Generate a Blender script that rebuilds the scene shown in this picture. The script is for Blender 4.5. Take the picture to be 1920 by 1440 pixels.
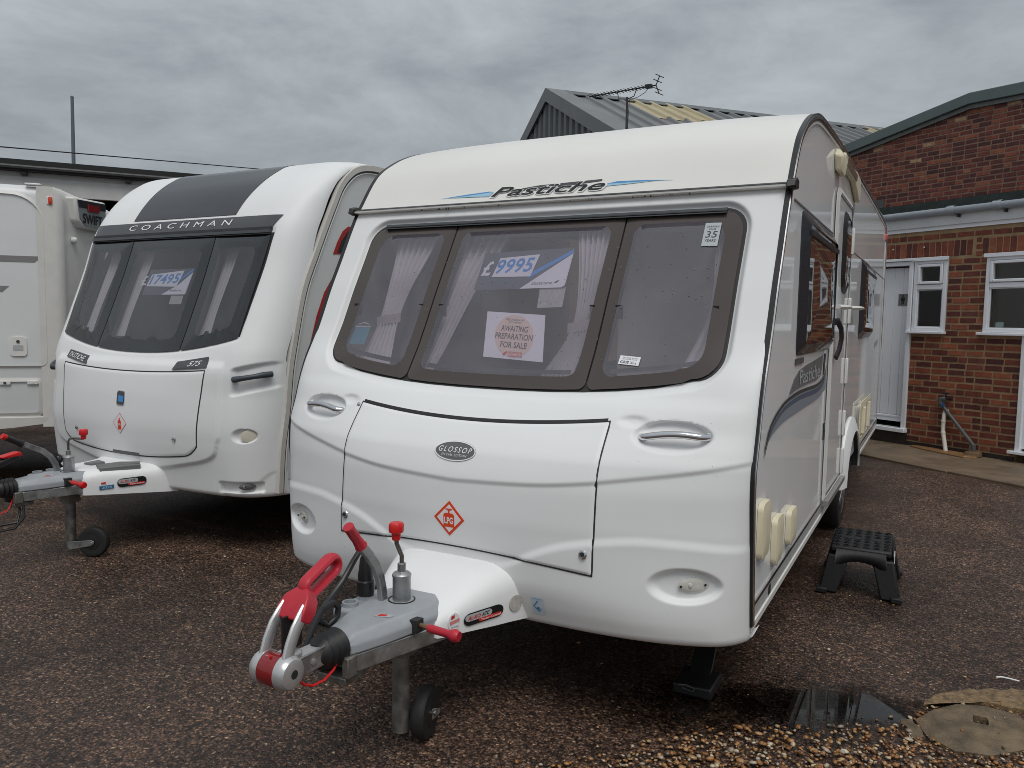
import bpy, bmesh, math, random
import numpy as np
from mathutils import Matrix, Vector
rnd = random.Random(7)
for o in list(bpy.data.objects):
    bpy.data.objects.remove(o, do_unlink=True)
SC = bpy.context.scene
COL = SC.collection

# ---------------------------------------------------------------- camera
cd_ = bpy.data.cameras.new('camera'); cam = bpy.data.objects.new('camera', cd_); COL.objects.link(cam)
CR, CU, CB = ([0.879207, 0.476138, 0.016947], [-0.053783, 0.063843, 0.99651], [0.473394, -0.87705, 0.081739])
cam.matrix_world = Matrix(((CR[0], CU[0], CB[0], 1.7124), (CR[1], CU[1], CB[1], -3.16), (CR[2], CU[2], CB[2], 1.62), (0, 0, 0, 1)))
cd_.sensor_width = 36; cd_.lens = 27.561; cd_.clip_start = .05; cd_.clip_end = 1500
SC.camera = cam

# ---------------------------------------------------------------- sky, sun, exposure
SUN_EL, SUN_AZ = math.radians(60), math.radians(140)      # azimuth clockwise from +Y
w = bpy.data.worlds.new('World'); SC.world = w; w.use_nodes = True
nt = w.node_tree; nt.nodes.clear()
def N(t, ty, **kw):
    n = t.nodes.new(ty)
    for k, v in kw.items(): setattr(n, k, v)
    return n
out = N(nt, 'ShaderNodeOutputWorld'); bg = N(nt, 'ShaderNodeBackground')
sky = N(nt, 'ShaderNodeTexSky', sky_type='NISHITA', sun_disc=False, sun_elevation=SUN_EL, sun_rotation=SUN_AZ, dust_density=4.0)
tc = N(nt, 'ShaderNodeTexCoord'); mp = N(nt, 'ShaderNodeMapping')
mp.inputs['Scale'].default_value = (1.6, 1.6, 4.2)
n1 = N(nt, 'ShaderNodeTexNoise'); n1.inputs['Scale'].default_value = 2.3; n1.inputs['Detail'].default_value = 9; n1.inputs['Roughness'].default_value = .6
n1.inputs['Distortion'].default_value = .35
cr = N(nt, 'ShaderNodeValToRGB')
cr.color_ramp.elements[0].position = .36; cr.color_ramp.elements[0].color = (1.86, 2.05, 2.19, 1)
cr.color_ramp.elements[1].position = .66; cr.color_ramp.elements[1].color = (3.05, 3.26, 3.42, 1)
sx = N(nt, 'ShaderNodeSeparateXYZ')                      # overcast dome: zenith brighter than the horizon
el = N(nt, 'ShaderNodeMapRange'); el.inputs['From Min'].default_value = 0; el.inputs['From Max'].default_value = 1
el.inputs['To Min'].default_value = 1.0; el.inputs['To Max'].default_value = 1.85
mul = N(nt, 'ShaderNodeVectorMath', operation='SCALE')
mx = N(nt, 'ShaderNodeMix', data_type='RGBA'); mx.inputs['Factor'].default_value = .93   # thin gaps let a little of the clear sky through
L = nt.links.new
L(tc.outputs['Generated'], mp.inputs['Vector']); L(mp.outputs['Vector'], n1.inputs['Vector']); L(n1.outputs['Fac'], cr.inputs['Fac'])
L(tc.outputs['Generated'], sx.inputs['Vector']); L(sx.outputs['Z'], el.inputs['Value'])
L(cr.outputs['Color'], mul.inputs[0]); L(el.outputs['Result'], mul.inputs['Scale'])
L(sky.outputs['Color'], mx.inputs['A']); L(mul.outputs['Vector'], mx.inputs['B'])
L(mx.outputs['Result'], bg.inputs['Color']); L(bg.outputs['Background'], out.inputs['Surface'])
bg.inputs['Strength'].default_value = .1
sd = bpy.data.lights.new('sun', 'SUN'); so = bpy.data.objects.new('sun', sd); COL.objects.link(so)
sd.energy = 1.15; sd.angle = math.radians(30); sd.color = (1, .97, .93)
sv = Vector((math.sin(SUN_AZ) * math.cos(SUN_EL), math.cos(SUN_AZ) * math.cos(SUN_EL), math.sin(SUN_EL)))
so.rotation_euler = sv.to_track_quat('Z', 'Y').to_euler()
SC.view_settings.view_transform = 'Standard'; SC.view_settings.look = 'None'
SC.view_settings.gamma = 1; SC.view_settings.use_curve_mapping = False
SC.view_settings.exposure = .36
SC.cycles.pixel_filter_type = 'BLACKMAN_HARRIS'; SC.cycles.filter_width = .9

# ---------------------------------------------------------------- helpers
def smooth(a, b, x):
    t = np.clip((np.asarray(x, float) - a) / (b - a), 0, 1); return t * t * (3 - 2 * t)
def pchip(xs, ys):
    xs = np.array(xs, float); ys = np.array(ys, float); h = np.diff(xs); dl = np.diff(ys) / h
    m = np.zeros(len(xs)); m[0] = dl[0]; m[-1] = dl[-1]
    for i in range(1, len(xs) - 1):
        if dl[i - 1] * dl[i] > 0:
            w1 = 2 * h[i] + h[i - 1]; w2 = h[i] + 2 * h[i - 1]; m[i] = (w1 + w2) / (w1 / dl[i - 1] + w2 / dl[i])
    def f(x):
        x = np.clip(np.asarray(x, float), xs[0], xs[-1]); i = np.clip(np.searchsorted(xs, x) - 1, 0, len(h) - 1)
        t = (x - xs[i]) / h[i]; t2 = t * t; t3 = t2 * t
        return (2 * t3 - 3 * t2 + 1) * ys[i] + (t3 - 2 * t2 + t) * h[i] * m[i] + (-2 * t3 + 3 * t2) * ys[i + 1] + (t3 - t2) * h[i] * m[i + 1]
    return f

class MB:
    """collects geometry of ONE object"""
    def __init__(s): s.v = []; s.f = []
    def add(s, vs, fs):
        b = len(s.v); s.v += [tuple(map(float, p)) for p in vs]; s.f += [tuple(i + b for i in q) for q in fs]; return s
    def box(s, x0, x1, y0, y1, z0, z1):
        return s.add([(x0, y0, z0), (x1, y0, z0), (x1, y1, z0), (x0, y1, z0), (x0, y0, z1), (x1, y0, z1), (x1, y1, z1), (x0, y1, z1)],
                     [(0, 3, 2, 1), (4, 5, 6, 7), (0, 1, 5, 4), (1, 2, 6, 5), (2, 3, 7, 6), (3, 0, 4, 7)])
    def prism(s, poly, fn0, fn1):
        """poly 2D; fn0/fn1 map (u,v) to the two faces"""
        n = len(poly); a = [fn0(*p) for p in poly]; b = [fn1(*p) for p in poly]
        return s.add(a + b, [tuple(range(n - 1, -1, -1)), tuple(range(n, 2 * n))] + [(i, (i + 1) % n, n + (i + 1) % n, n + i) for i in range(n)])
    def loft(s, rings, closed=True, cap0=True, cap1=True):
        n = len(rings[0]); b = [p for r in rings for p in r]; fs = []
        for k in range(len(rings) - 1):
            for i in range(n if closed else n - 1):
                j = (i + 1) % n; fs.append((k * n + i, k * n + j, (k + 1) * n + j, (k + 1) * n + i))
        if cap0: fs.append(tuple(range(n - 1, -1, -1)))
        if cap1: fs.append(tuple((len(rings) - 1) * n + i for i in range(n)))
        return s.add(b, fs)
    def tube(s, path, r, n=10, flat=None, cap=True):
        """round (or flat: (rx, ry) with rx along the reference side) tube along a 3D path; r scalar or list"""
        P = [Vector(p) for p in path]; rings = []; prev = None
        for i, p in enumerate(P):
            t = (P[min(i + 1, len(P) - 1)] - P[max(i - 1, 0)]).normalized()
            if prev is None:
                up = Vector((1, 0, 0)) if abs(t.x) < .9 else Vector((0, 0, 1))
                side = (up - t * up.dot(t)).normalized()
            else: side = (prev - t * prev.dot(t)).normalized()
            prev = side; bn = t.cross(side)
            rr = r[i] if isinstance(r, (list, tuple)) else r
            rx, ry = (flat if flat else (rr, rr))
            if flat and n == 4:
                rings.append([p + side * rx + bn * ry, p - side * rx + bn * ry, p - side * rx - bn * ry, p + side * rx - bn * ry])
            else:
                rings.append([p + side * (math.cos(2 * math.pi * k / n) * rx) + bn * (math.sin(2 * math.pi * k / n) * ry) for k in range(n)])
        return s.loft(rings, True, cap, cap)
    def lathe(s, prof, o, ax, n=20):
        """prof [(r,h)] about axis ax through o"""
        o = Vector(o); ax = Vector(ax).normalized(); up = Vector((1, 0, 0)) if abs(ax.x) < .9 else Vector((0, 0, 1))
        a = (up - ax * up.dot(ax)).normalized(); b = ax.cross(a)
        return s.loft([[o + ax * h + a * (math.cos(2 * math.pi * k / n) * r) + b * (math.sin(2 * math.pi * k / n) * r) for k in range(n)] for r, h in prof])
    def grid(s, P, flip=False):
        """P: array (nv, nu, 3)"""
        nv, nu, _ = P.shape; b = len(s.v)
        s.v += [tuple(p) for p in P.reshape(-1, 3).tolist()]
        for j in range(nv - 1):
            for i in range(nu - 1):
                q = (b + j * nu + i, b + j * nu + i + 1, b + (j + 1) * nu + i + 1, b + (j + 1) * nu + i)
                s.f.append(q[::-1] if flip else q)
        return s
    def build(s, name, mat, parent=None, sm=True, bevel=0, seg=2, ang=35, origin=None, solid=0):
        v = s.v
        if origin is not None: v = [(p[0] - origin[0], p[1] - origin[1], p[2] - origin[2]) for p in v]
        me = bpy.data.meshes.new(name); me.from_pydata(v, [], s.f); me.validate(); me.update()
        return fin(name, me, mat, parent, sm, bevel, seg, ang, origin, solid)

def fin(name, me, mat, parent=None, sm=True, bevel=0, seg=2, ang=35, origin=None, solid=0):
    if mat is not None and not me.materials: me.materials.append(mat)
    bm = bmesh.new(); bm.from_mesh(me); bmesh.ops.recalc_face_normals(bm, faces=bm.faces[:]) if not getattr(MB, 'raw', False) else None
    bm.to_mesh(me); bm.free()
    if sm:
        me.shade_smooth(); me.set_sharp_from_angle(angle=math.radians(ang))
    o = bpy.data.objects.new(name, me); COL.objects.link(o)
    if origin is not None: o.location = origin
    if parent is not None: o.parent = parent
    if solid:
        m = o.modifiers.new('thick', 'SOLIDIFY'); m.thickness = solid; m.offset = -1
    if bevel:
        m = o.modifiers.new('bevel', 'BEVEL'); m.width = bevel; m.segments = seg; m.limit_method = 'ANGLE'; m.angle_limit = math.radians(30)
    return o

def tag(o, label=None, cat=None, group=None, kind=None):
    if label: o['label'] = label
    if cat: o['category'] = cat
    if group: o['group'] = group
    if kind: o['kind'] = kind
    return o
def thing(name, loc, label, cat, rz=0, group=None):
    o = bpy.data.objects.new(name, None); COL.objects.link(o); o.empty_display_size = .2
    o.location = loc; o.rotation_euler = (0, 0, rz); return tag(o, label, cat, group)

_tc = {}
def text2d(body, size=1.0, shear=0, bold=0, space=1.0, align='CENTER'):
    """flat filled text -> (verts 2D, faces); centred on x, baseline y=0"""
    key = (body, shear, bold, space, align)
    if key not in _tc:
        cu = bpy.data.curves.new('t', 'FONT'); cu.body = body; cu.size = 1; cu.shear = shear; cu.offset = bold
        cu.space_character = space; cu.align_x = align; cu.resolution_u = 3; cu.fill_mode = 'FRONT'
        ob = bpy.data.objects.new('t', cu); COL.objects.link(ob)
        bpy.context.view_layer.update()
        me = bpy.data.meshes.new_from_object(ob.evaluated_get(bpy.context.evaluated_depsgraph_get()))
        _tc[key] = ([(v.co.x, v.co.y) for v in me.vertices], [tuple(p.vertices) for p in me.polygons])
        bpy.data.objects.remove(ob, do_unlink=True); bpy.data.meshes.remove(me); bpy.data.curves.remove(cu)
    vs, fs = _tc[key]
    return [(x * size, y * size) for x, y in vs], fs
def fit_text(body, x0, x1, y0, y1, **kw):
    """text stretched into the box x0..x1, y0..y1 (2D)"""
    vs, fs = text2d(body, **kw)
    a = min(p[0] for p in vs); b = max(p[0] for p in vs); c = min(p[1] for p in vs); d = max(p[1] for p in vs)
    return [(x0 + (p[0] - a) / (b - a) * (x1 - x0), y0 + (p[1] - c) / (d - c) * (y1 - y0)) for p in vs], fs
def text_on(name, body, box, fn, mat, parent, **kw):
    vs, fs = fit_text(body, *box, **kw)
    return MB().add([fn(*p) for p in vs], fs).build(name, mat, parent, sm=False)

def rrect(x0, x1, z0, z1, r, n=6):
    r = list(r) if isinstance(r, (list, tuple)) else [r] * 4
    pts = []
    for (cx, cz, a0), rr in zip([(x1, z1, 0), (x0, z1, 90), (x0, z0, 180), (x1, z0, 270)], r):
        sx_ = -1 if cx == x1 else 1; sz_ = -1 if cz == z1 else 1
        for k in range(n + 1):
            a = math.radians(a0 + 90 * k / n); pts.append((cx + sx_ * rr + math.cos(a) * rr, cz + sz_ * rr + math.sin(a) * rr))
    return pts
def ell(cx, cz, a, b, n=32, rot=0):
    return [(cx + a * math.cos(t) * math.cos(rot) - b * math.sin(t) * math.sin(rot), cz + a * math.cos(t) * math.sin(rot) + b * math.sin(t) * math.cos(rot)) for t in [2 * math.pi * k / n for k in range(n)]]
def dens(poly, d=.04):
    o = []
    for i in range(len(poly)):
        p, q = poly[i], poly[(i + 1) % len(poly)]; L_ = math.hypot(q[0] - p[0], q[1] - p[1]); n = max(1, int(L_ / d))
        o += [(p[0] + (q[0] - p[0]) * k / n, p[1] + (q[1] - p[1]) * k / n) for k in range(n)]
    return o
def patch(poly, fn, thick=.004, rings=6, bulge=0, mb=None, ctr=None, inner=None):
    """star-shaped outline laid on a surface fn(u,v,off)->xyz (off = out of the surface), with a rim of depth thick.
    inner: fraction where the patch stops (a ring with a hole)."""
    mb = mb or MB(); n = len(poly)
    cx, cz = ctr or (sum(p[0] for p in poly) / n, sum(p[1] for p in poly) / n)
    rr = [k / rings for k in range(rings, 0, -1)]
    R_ = [[fn(*p, -thick) for p in poly]]
    for t in rr:
        R_.append([fn(cx + (p[0] - cx) * t, cz + (p[1] - cz) * t, bulge * (1 - t ** 4)) for p in poly])
    mb.loft(R_, True, False, False)
    b = len(mb.v); base = b - n
    mb.v.append(tuple(map(float, fn(cx, cz, bulge))))
    for i in range(n): mb.f.append((base + i, base + (i + 1) % n, b))
    return mb
def ring(polyA, polyB, fn, thick=.004, mb=None, offA=0, offB=0, steps=2):
    """band between two outlines with equal point counts"""
    mb = mb or MB(); R_ = [[fn(*p, offA - thick) for p in polyA]]
    for k in range(steps + 1):
        t = k / steps
        R_.append([fn(a[0] + (b_[0] - a[0]) * t, a[1] + (b_[1] - a[1]) * t, offA + (offB - offA) * t) for a, b_ in zip(polyA, polyB)])
    R_.append([fn(*p, offB - thick) for p in polyB])
    return mb.loft(R_, True, False, False)

# ---------------------------------------------------------------- materials
MATS = {}
def mat(name, col=(.8, .8, .8), rough=.5, metal=0, spec=.5, coat=0, var=0, vs=8, bump=0, bs=60, rvar=0, trans=0, emit=None):
    if name in MATS: return MATS[name]
    m = bpy.data.materials.new(name); m.use_nodes = True; t = m.node_tree; p = t.nodes['Principled BSDF']
    p.inputs['Base Color'].default_value = (*col, 1); p.inputs['Roughness'].default_value = rough; p.inputs['Metallic'].default_value = metal
    p.inputs['Specular IOR Level'].default_value = spec; p.inputs['Coat Weight'].default_value = coat; p.inputs['Coat Roughness'].default_value = .04
    p.inputs['Transmission Weight'].default_value = trans
    if var or rvar or bump:
        co = N(t, 'ShaderNodeTexCoord')
        nz = N(t, 'ShaderNodeTexNoise'); nz.inputs['Scale'].default_value = vs; nz.inputs['Detail'].default_value = 5; nz.inputs['Roughness'].default_value = .6
        t.links.new(co.outputs['Object'], nz.inputs['Vector'])
        if var:
            mr = N(t, 'ShaderNodeMapRange'); mr.inputs['From Min'].default_value = .3; mr.inputs['From Max'].default_value = .7
            mr.inputs['To Min'].default_value = 1 - var; mr.inputs['To Max'].default_value = 1 + var * .4
            t.links.new(nz.outputs['Fac'], mr.inputs['Value'])
            vm = N(t, 'ShaderNodeVectorMath', operation='SCALE'); vm.inputs[0].default_value = col
            t.links.new(mr.outputs['Result'], vm.inputs['Scale']); t.links.new(vm.outputs['Vector'], p.inputs['Base Color'])
        if rvar:
            mr = N(t, 'ShaderNodeMapRange'); mr.inputs['From Min'].default_value = .3; mr.inputs['From Max'].default_value = .7
            mr.inputs['To Min'].default_value = max(0, rough - rvar); mr.inputs['To Max'].default_value = rough + rvar
            t.links.new(nz.outputs['Fac'], mr.inputs['Value']); t.links.new(mr.outputs['Result'], p.inputs['Roughness'])
        if bump:
            nb = N(t, 'ShaderNodeTexNoise'); nb.inputs['Scale'].default_value = bs; nb.inputs['Detail'].default_value = 3
            bp = N(t, 'ShaderNodeBump'); bp.inputs['Strength'].default_value = bump; bp.inputs['Distance'].default_value = .004
            t.links.new(co.outputs['Object'], nb.inputs['Vector']); t.links.new(nb.outputs['Fac'], bp.inputs['Height']); t.links.new(bp.outputs['Normal'], p.inputs['Normal'])
    MATS[name] = m; return m
def glass(name, tint, f0=.05, rough=.0, sky_haze=0, hcol=(.55, .53, .60)):
    """thin tinted pane: transparent + mirror by a two-sided Schlick term"""
    if name in MATS: return MATS[name]
    m = bpy.data.materials.new(name); m.use_nodes = True; t = m.node_tree; t.nodes.clear(); K = t.links.new
    o = N(t, 'ShaderNodeOutputMaterial'); a = N(t, 'ShaderNodeBsdfTransparent'); g = N(t, 'ShaderNodeBsdfGlossy'); x = N(t, 'ShaderNodeMixShader')
    ge = N(t, 'ShaderNodeNewGeometry'); dt = N(t, 'ShaderNodeVectorMath', operation='DOT_PRODUCT'); ab = N(t, 'ShaderNodeMath', operation='ABSOLUTE')
    om = N(t, 'ShaderNodeMath', operation='SUBTRACT'); om.inputs[0].default_value = 1; pw = N(t, 'ShaderNodeMath', operation='POWER'); pw.inputs[1].default_value = 5
    ma = N(t, 'ShaderNodeMath', operation='MULTIPLY_ADD'); ma.inputs[1].default_value = 1 - f0; ma.inputs[2].default_value = f0
    K(ge.outputs['Normal'], dt.inputs[0]); K(ge.outputs['Incoming'], dt.inputs[1]); K(dt.outputs['Value'], ab.inputs[0]); K(ab.outputs[0], om.inputs[1]); K(om.outputs[0], pw.inputs[0]); K(pw.outputs[0], ma.inputs[0])
    a.inputs['Color'].default_value = (*tint, 1); g.inputs['Roughness'].default_value = rough
    K(ma.outputs[0], x.inputs['Fac']); K(a.outputs[0], x.inputs[1]); K(g.outputs[0], x.inputs[2])
    if sky_haze:      # pale diffuse film stands in for sky reflected on the acrylic
        df = N(t, 'ShaderNodeBsdfDiffuse'); df.inputs['Color'].default_value = (*hcol, 1); hm = N(t, 'ShaderNodeMixShader'); hm.inputs['Fac'].default_value = sky_haze
        K(a.outputs[0], hm.inputs[1]); K(df.outputs[0], hm.inputs[2]); K(hm.outputs[0], x.inputs[1])
    K(x.outputs[0], o.inputs['Surface'])
    MATS[name] = m; return m

WHITE = mat('white_gelcoat', (.80, .81, .81), .42, var=.03, vs=1.6, spec=.28)
ROOFW = mat('cream_white_gelcoat', (.80, .79, .75), .32, var=.04, vs=1.6)
SIDE = mat('glossy_side_sheet', (.84, .845, .85), .05, spec=.2, var=.03, vs=2)
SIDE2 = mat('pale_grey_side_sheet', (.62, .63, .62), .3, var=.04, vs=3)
TRIMW = mat('white_plastic_trim', (.74, .73, .70), .35, var=.05, vs=9)
TRIMB = mat('beige_plastic_trim', (.58, .56, .52), .4, var=.08, vs=6)
CREAM = mat('yellowed_cream_plastic', (.75, .68, .49), .4, var=.08, vs=12)
ALU = mat('polished_aluminium', (.78, .78, .78), .18, 1)
CHROME = mat('chrome', (.66, .66, .67), .12, 1)
GALV = mat('galvanised_steel', (.42, .43, .43), .42, .85, var=.35, vs=22, rvar=.15)
GALVD = mat('dull_galvanised_tube', (.25, .24, .22), .5, .7, var=.5, vs=18, rvar=.15)
SILVER = mat('silver_painted_casting', (.60, .60, .60), .3, .6, var=.08, vs=20)
HOOD = mat('grey_plastic_hood', (.34, .36, .385), .45, var=.08, vs=14, bump=.15, bs=300)
RED = mat('red_plastic', (.50, .022, .04), .38, var=.12, vs=18)
REDB = mat('bright_red_plastic', (.62, .015, .015), .35, var=.08, vs=18)
REDLENS = mat('red_lens', (.22, .008, .01), .12, coat=.5)
BLACK = mat('black_rubber', (.012, .012, .013), .5, var=.2, vs=30)
BLACKP = mat('black_plastic', (.016, .016, .017), .38, var=.2, vs=24)
SEAL_GAP = mat('dark_seal_and_gap', (.02, .02, .02), .6)
FRAME = mat('smoked_acrylic_border', (.078, .064, .060), .12, spec=.4)
FRAMED = mat('dark_acrylic_border', (.020, .022, .026), .12, coat=.5, var=.3, vs=60)
PANE = glass('smoked_pane', (.77, .74, .80), .11, sky_haze=.12, hcol=(.56, .52, .62))
PANE2 = glass('dark_smoked_pane', (.72, .72, .77), .10, sky_haze=.09)
DGLASS = mat('dark_window_glass', (.012, .010, .010), .015, spec=.9, coat=1)
GREYD = mat('graphite_print', (.055, .055, .062), .3, coat=.3)
GREYM = mat('mid_grey_print', (.12, .12, .125), .35)
ROOFD = mat('graphite_roof_panel', (.028, .031, .038), .25, coat=.25, var=.2, vs=90)
BLACKPR = mat('black_print', (.010, .010, .011), .35)
WHITEPR = mat('white_print', (.82, .82, .82), .4)
GREYPR = mat('pale_grey_print', (.42, .44, .45), .4)
BLUE = mat('blue_print', (.07, .27, .55), .35)
BLUEL = mat('pale_blue_print', (.33, .55, .70), .35)
NAVY = mat('navy_print', (.03, .07, .13), .3)
STEELBL = mat('steel_blue_print', (.20, .24, .28), .3)
ORANGE = mat('orange_red_print', (.72, .06, .015), .4)
REDPR = mat('red_print', (.60, .03, .02), .4)
PINKPR = mat('pink_print', (.70, .25, .22), .5)
TEALPR = mat('teal_print', (.05, .22, .27), .4)
PEACH = mat('peach_print', (.78, .60, .50), .6)
PAPER = mat('white_paper', (.80, .80, .82), .6)
LENS = mat('clear_lamp_lens', (.62, .61, .56), .15, coat=.5, var=.1, vs=40)
CURT = mat('pale_curtain_fabric', (.60, .58, .57), .85, var=.06, vs=14)
INSIDE = mat('interior_panel', (.68, .64, .62), .7, var=.05, vs=3)
SOFA = mat('mauve_upholstery', (.50, .44, .43), .9, var=.1, vs=10)
TYRE = mat('tyre_rubber', (.014, .014, .014), .65, bump=.3, bs=80)
UNDER = mat('underfloor_board', (.012, .011, .010), .9)
UPVC = mat('white_upvc', (.80, .82, .86), .25, coat=.2, var=.03, vs=5)
CONCRETE = None
# ================================================================ the setting
BO = Vector((1.423, 8.003, 0)); BE = Vector((.848, -.530, 0)); BN = Vector((.530, .848, 0))   # brick wall: origin, along, into
BRZ = math.atan2(BE.y, BE.x)
def gz(x, y):
    """the yard rises a little towards the brick building"""
    n = (x - BO.x) * BN.x + (y - BO.y) * BN.y
    return .095 * smooth(-3.4, -1.3, n)

def ground_mat():
    m = bpy.data.materials.new('wet_tarmac'); m.use_nodes = True; t = m.node_tree; p = t.nodes['Principled BSDF']; K = t.links.new
    co = N(t, 'ShaderNodeTexCoord')
    wn = N(t, 'ShaderNodeTexNoise'); wn.inputs['Scale'].default_value = 60; wn.inputs['Detail'].default_value = 2
    wv = N(t, 'ShaderNodeVectorMath', operation='SCALE'); wv.inputs['Scale'].default_value = .022
    wa = N(t, 'ShaderNodeVectorMath', operation='ADD')
    K(co.outputs['Object'], wn.inputs['Vector']); K(wn.outputs['Color'], wv.inputs[0]); K(co.outputs['Object'], wa.inputs[0]); K(wv.outputs[0], wa.inputs[1])
    v = N(t, 'ShaderNodeTexVoronoi'); v.inputs['Scale'].default_value = 74; K(wa.outputs[0], v.inputs['Vector'])
    sp = N(t, 'ShaderNodeSeparateColor'); K(v.outputs['Color'], sp.inputs[0])
    r = N(t, 'ShaderNodeValToRGB'); e = r.color_ramp.elements
    cols = [(0, (.018, .014, .012)), (.22, (.042, .027, .021)), (.40, (.085, .051, .037)), (.58, (.135, .079, .055)), (.74, (.20, .119, .084)), (.88, (.29, .183, .128)), (.94, (.38, .18, .08)), (1, (.55, .44, .32))]
    e[0].position = 0; e[0].color = (*cols[0][1], 1); e[1].position = 1; e[1].color = (*cols[-1][1], 1)
    for pos, c in cols[1:-1]:
        q = e.new(pos); q.color = (*c, 1)
    v2 = N(t, 'ShaderNodeTexVoronoi'); v2.inputs['Scale'].default_value = 150; K(wa.outputs[0], v2.inputs['Vector'])     # grit between the chips
    s2 = N(t, 'ShaderNodeSeparateColor'); K(v2.outputs['Color'], s2.inputs[0])
    mixr = N(t, 'ShaderNodeMath', operation='MULTIPLY_ADD'); mixr.inputs[1].default_value = .45; K(s2.outputs[0], mixr.inputs[0])
    half_ = N(t, 'ShaderNodeMath', operation='MULTIPLY'); half_.inputs[1].default_value = .62; K(sp.outputs[0], half_.inputs[0]); K(half_.outputs[0], mixr.inputs[2])
    K(mixr.outputs[0], r.inputs[0])
    # chips sit in black bitumen
    d = N(t, 'ShaderNodeMapRange'); d.inputs['From Min'].default_value = .22; d.inputs['From Max'].default_value = .68; d.inputs['To Min'].default_value = 1; d.inputs['To Max'].default_value = .26
    K(v.outputs['Distance'], d.inputs['Value'])
    big = N(t, 'ShaderNodeTexNoise'); big.inputs['Scale'].default_value = .75; big.inputs['Detail'].default_value = 6; big.inputs['Roughness'].default_value = .62
    K(co.outputs['Object'], big.inputs['Vector'])
    mid = N(t, 'ShaderNodeTexNoise'); mid.inputs['Scale'].default_value = 5; mid.inputs['Detail'].default_value = 5; K(co.outputs['Object'], mid.inputs['Vector'])
    bm_ = N(t, 'ShaderNodeMapRange'); bm_.inputs['From Min'].default_value = .32; bm_.inputs['From Max'].default_value = .68; bm_.inputs['To Min'].default_value = .45; bm_.inputs['To Max'].default_value = 1.4
    K(big.outputs['Fac'], bm_.inputs['Value'])
    mm = N(t, 'ShaderNodeMapRange'); mm.inputs['From Min'].default_value = .3; mm.inputs['From Max'].default_value = .7; mm.inputs['To Min'].default_value = .8; mm.inputs['To Max'].default_value = 1.2
    K(mid.outputs['Fac'], mm.inputs['Value'])
    m1 = N(t, 'ShaderNodeMath', operation='MULTIPLY'); m2 = N(t, 'ShaderNodeMath', operation='MULTIPLY')
    K(d.outputs[0], m1.inputs[0]); K(bm_.outputs[0], m1.inputs[1]); K(m1.outputs[0], m2.inputs[0]); K(mm.outputs[0], m2.inputs[1])
    sc = N(t, 'ShaderNodeVectorMath', operation='SCALE'); K(r.outputs['Color'], sc.inputs[0]); K(m2.outputs[0], sc.inputs['Scale'])
    K(sc.outputs[0], p.inputs['Base Color'])
    # standing damp round the puddle and under the caravan nose: darker, glossier, smoother
    wv2 = N(t, 'ShaderNodeVectorMath', operation='SUBTRACT'); wv2.inputs[1].default_value = (1.12, .16, 0); K(co.outputs['Object'], wv2.inputs[0])
    mpg = N(t, 'ShaderNodeMapping', vector_type='TEXTURE'); mpg.inputs['Rotation'].default_value = (0, 0, math.radians(28)); mpg.inputs['Scale'].default_value = (1.05, .46, 1); K(wv2.outputs[0], mpg.inputs['Vector'])
    ln = N(t, 'ShaderNodeVectorMath', operation='LENGTH'); K(mpg.outputs[0], ln.inputs[0])
    wz = N(t, 'ShaderNodeTexNoise'); wz.inputs['Scale'].default_value = 9; wz.inputs['Detail'].default_value = 6; wz.inputs['Roughness'].default_value = .7; K(co.outputs['Object'], wz.inputs['Vector'])
    wl_ = N(t, 'ShaderNodeMath', operation='MULTIPLY_ADD'); wl_.inputs[1].default_value = .9; K(wz.outputs['Fac'], wl_.inputs[0]); K(ln.outputs['Value'], wl_.inputs[2])
    wet = N(t, 'ShaderNodeMapRange'); wet.interpolation_type = 'SMOOTHSTEP'; wet.inputs['From Min'].default_value = .72; wet.inputs['From Max'].default_value = 1.28; wet.inputs['To Min'].default_value = 1; wet.inputs['To Max'].default_value = 0; K(wl_.outputs[0], wet.inputs['Value'])
    wd_ = N(t, 'ShaderNodeMapRange'); wd_.inputs['To Min'].default_value = 1; wd_.inputs['To Max'].default_value = .30; K(wet.outputs[0], wd_.inputs['Value'])
    sc2 = N(t, 'ShaderNodeVectorMath', operation='SCALE'); K(sc.outputs[0], sc2.inputs[0]); K(wd_.outputs[0], sc2.inputs['Scale']); K(sc2.outputs[0], p.inputs['Base Color'])
    # damp film: patches of low roughness
    ro = N(t, 'ShaderNodeMapRange'); ro.inputs['From Min'].default_value = .35; ro.inputs['From Max'].default_value = .66; ro.inputs['To Min'].default_value = .28; ro.inputs['To Max'].default_value = .6
    K(big.outputs['Fac'], ro.inputs['Value'])
    rm = N(t, 'ShaderNodeMix', data_type='FLOAT'); K(wet.outputs[0], rm.inputs['Factor']); K(ro.outputs[0], rm.inputs['A']); rm.inputs['B'].default_value = .16; K(rm.outputs['Result'], p.inputs['Roughness'])
    hh = N(t, 'ShaderNodeMapRange'); hh.inputs['From Min'].default_value = 0; hh.inputs['From Max'].default_value = .7; hh.inputs['To Min'].default_value = 1; hh.inputs['To Max'].default_value = 0
    K(v.outputs['Distance'], hh.inputs['Value'])
    ha = N(t, 'ShaderNodeMath', operation='MULTIPLY_ADD'); ha.inputs[1].default_value = .6; K(sp.outputs[1], ha.inputs[0]); K(hh.outputs[0], ha.inputs[2])
    b = N(t, 'ShaderNodeBump'); b.inputs['Strength'].default_value = .95; b.inputs['Distance'].default_value = .007
    bs_ = N(t, 'ShaderNodeMapRange'); bs_.inputs['To Min'].default_value = .6; bs_.inputs['To Max'].default_value = .3; K(wet.outputs[0], bs_.inputs['Value']); K(bs_.outputs[0], b.inputs['Strength'])
    K(ha.outputs[0], b.inputs['Height']); K(b.outputs['Normal'], p.inputs['Normal'])
    p.inputs['Specular IOR Level'].default_value = .45
    return m
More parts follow.
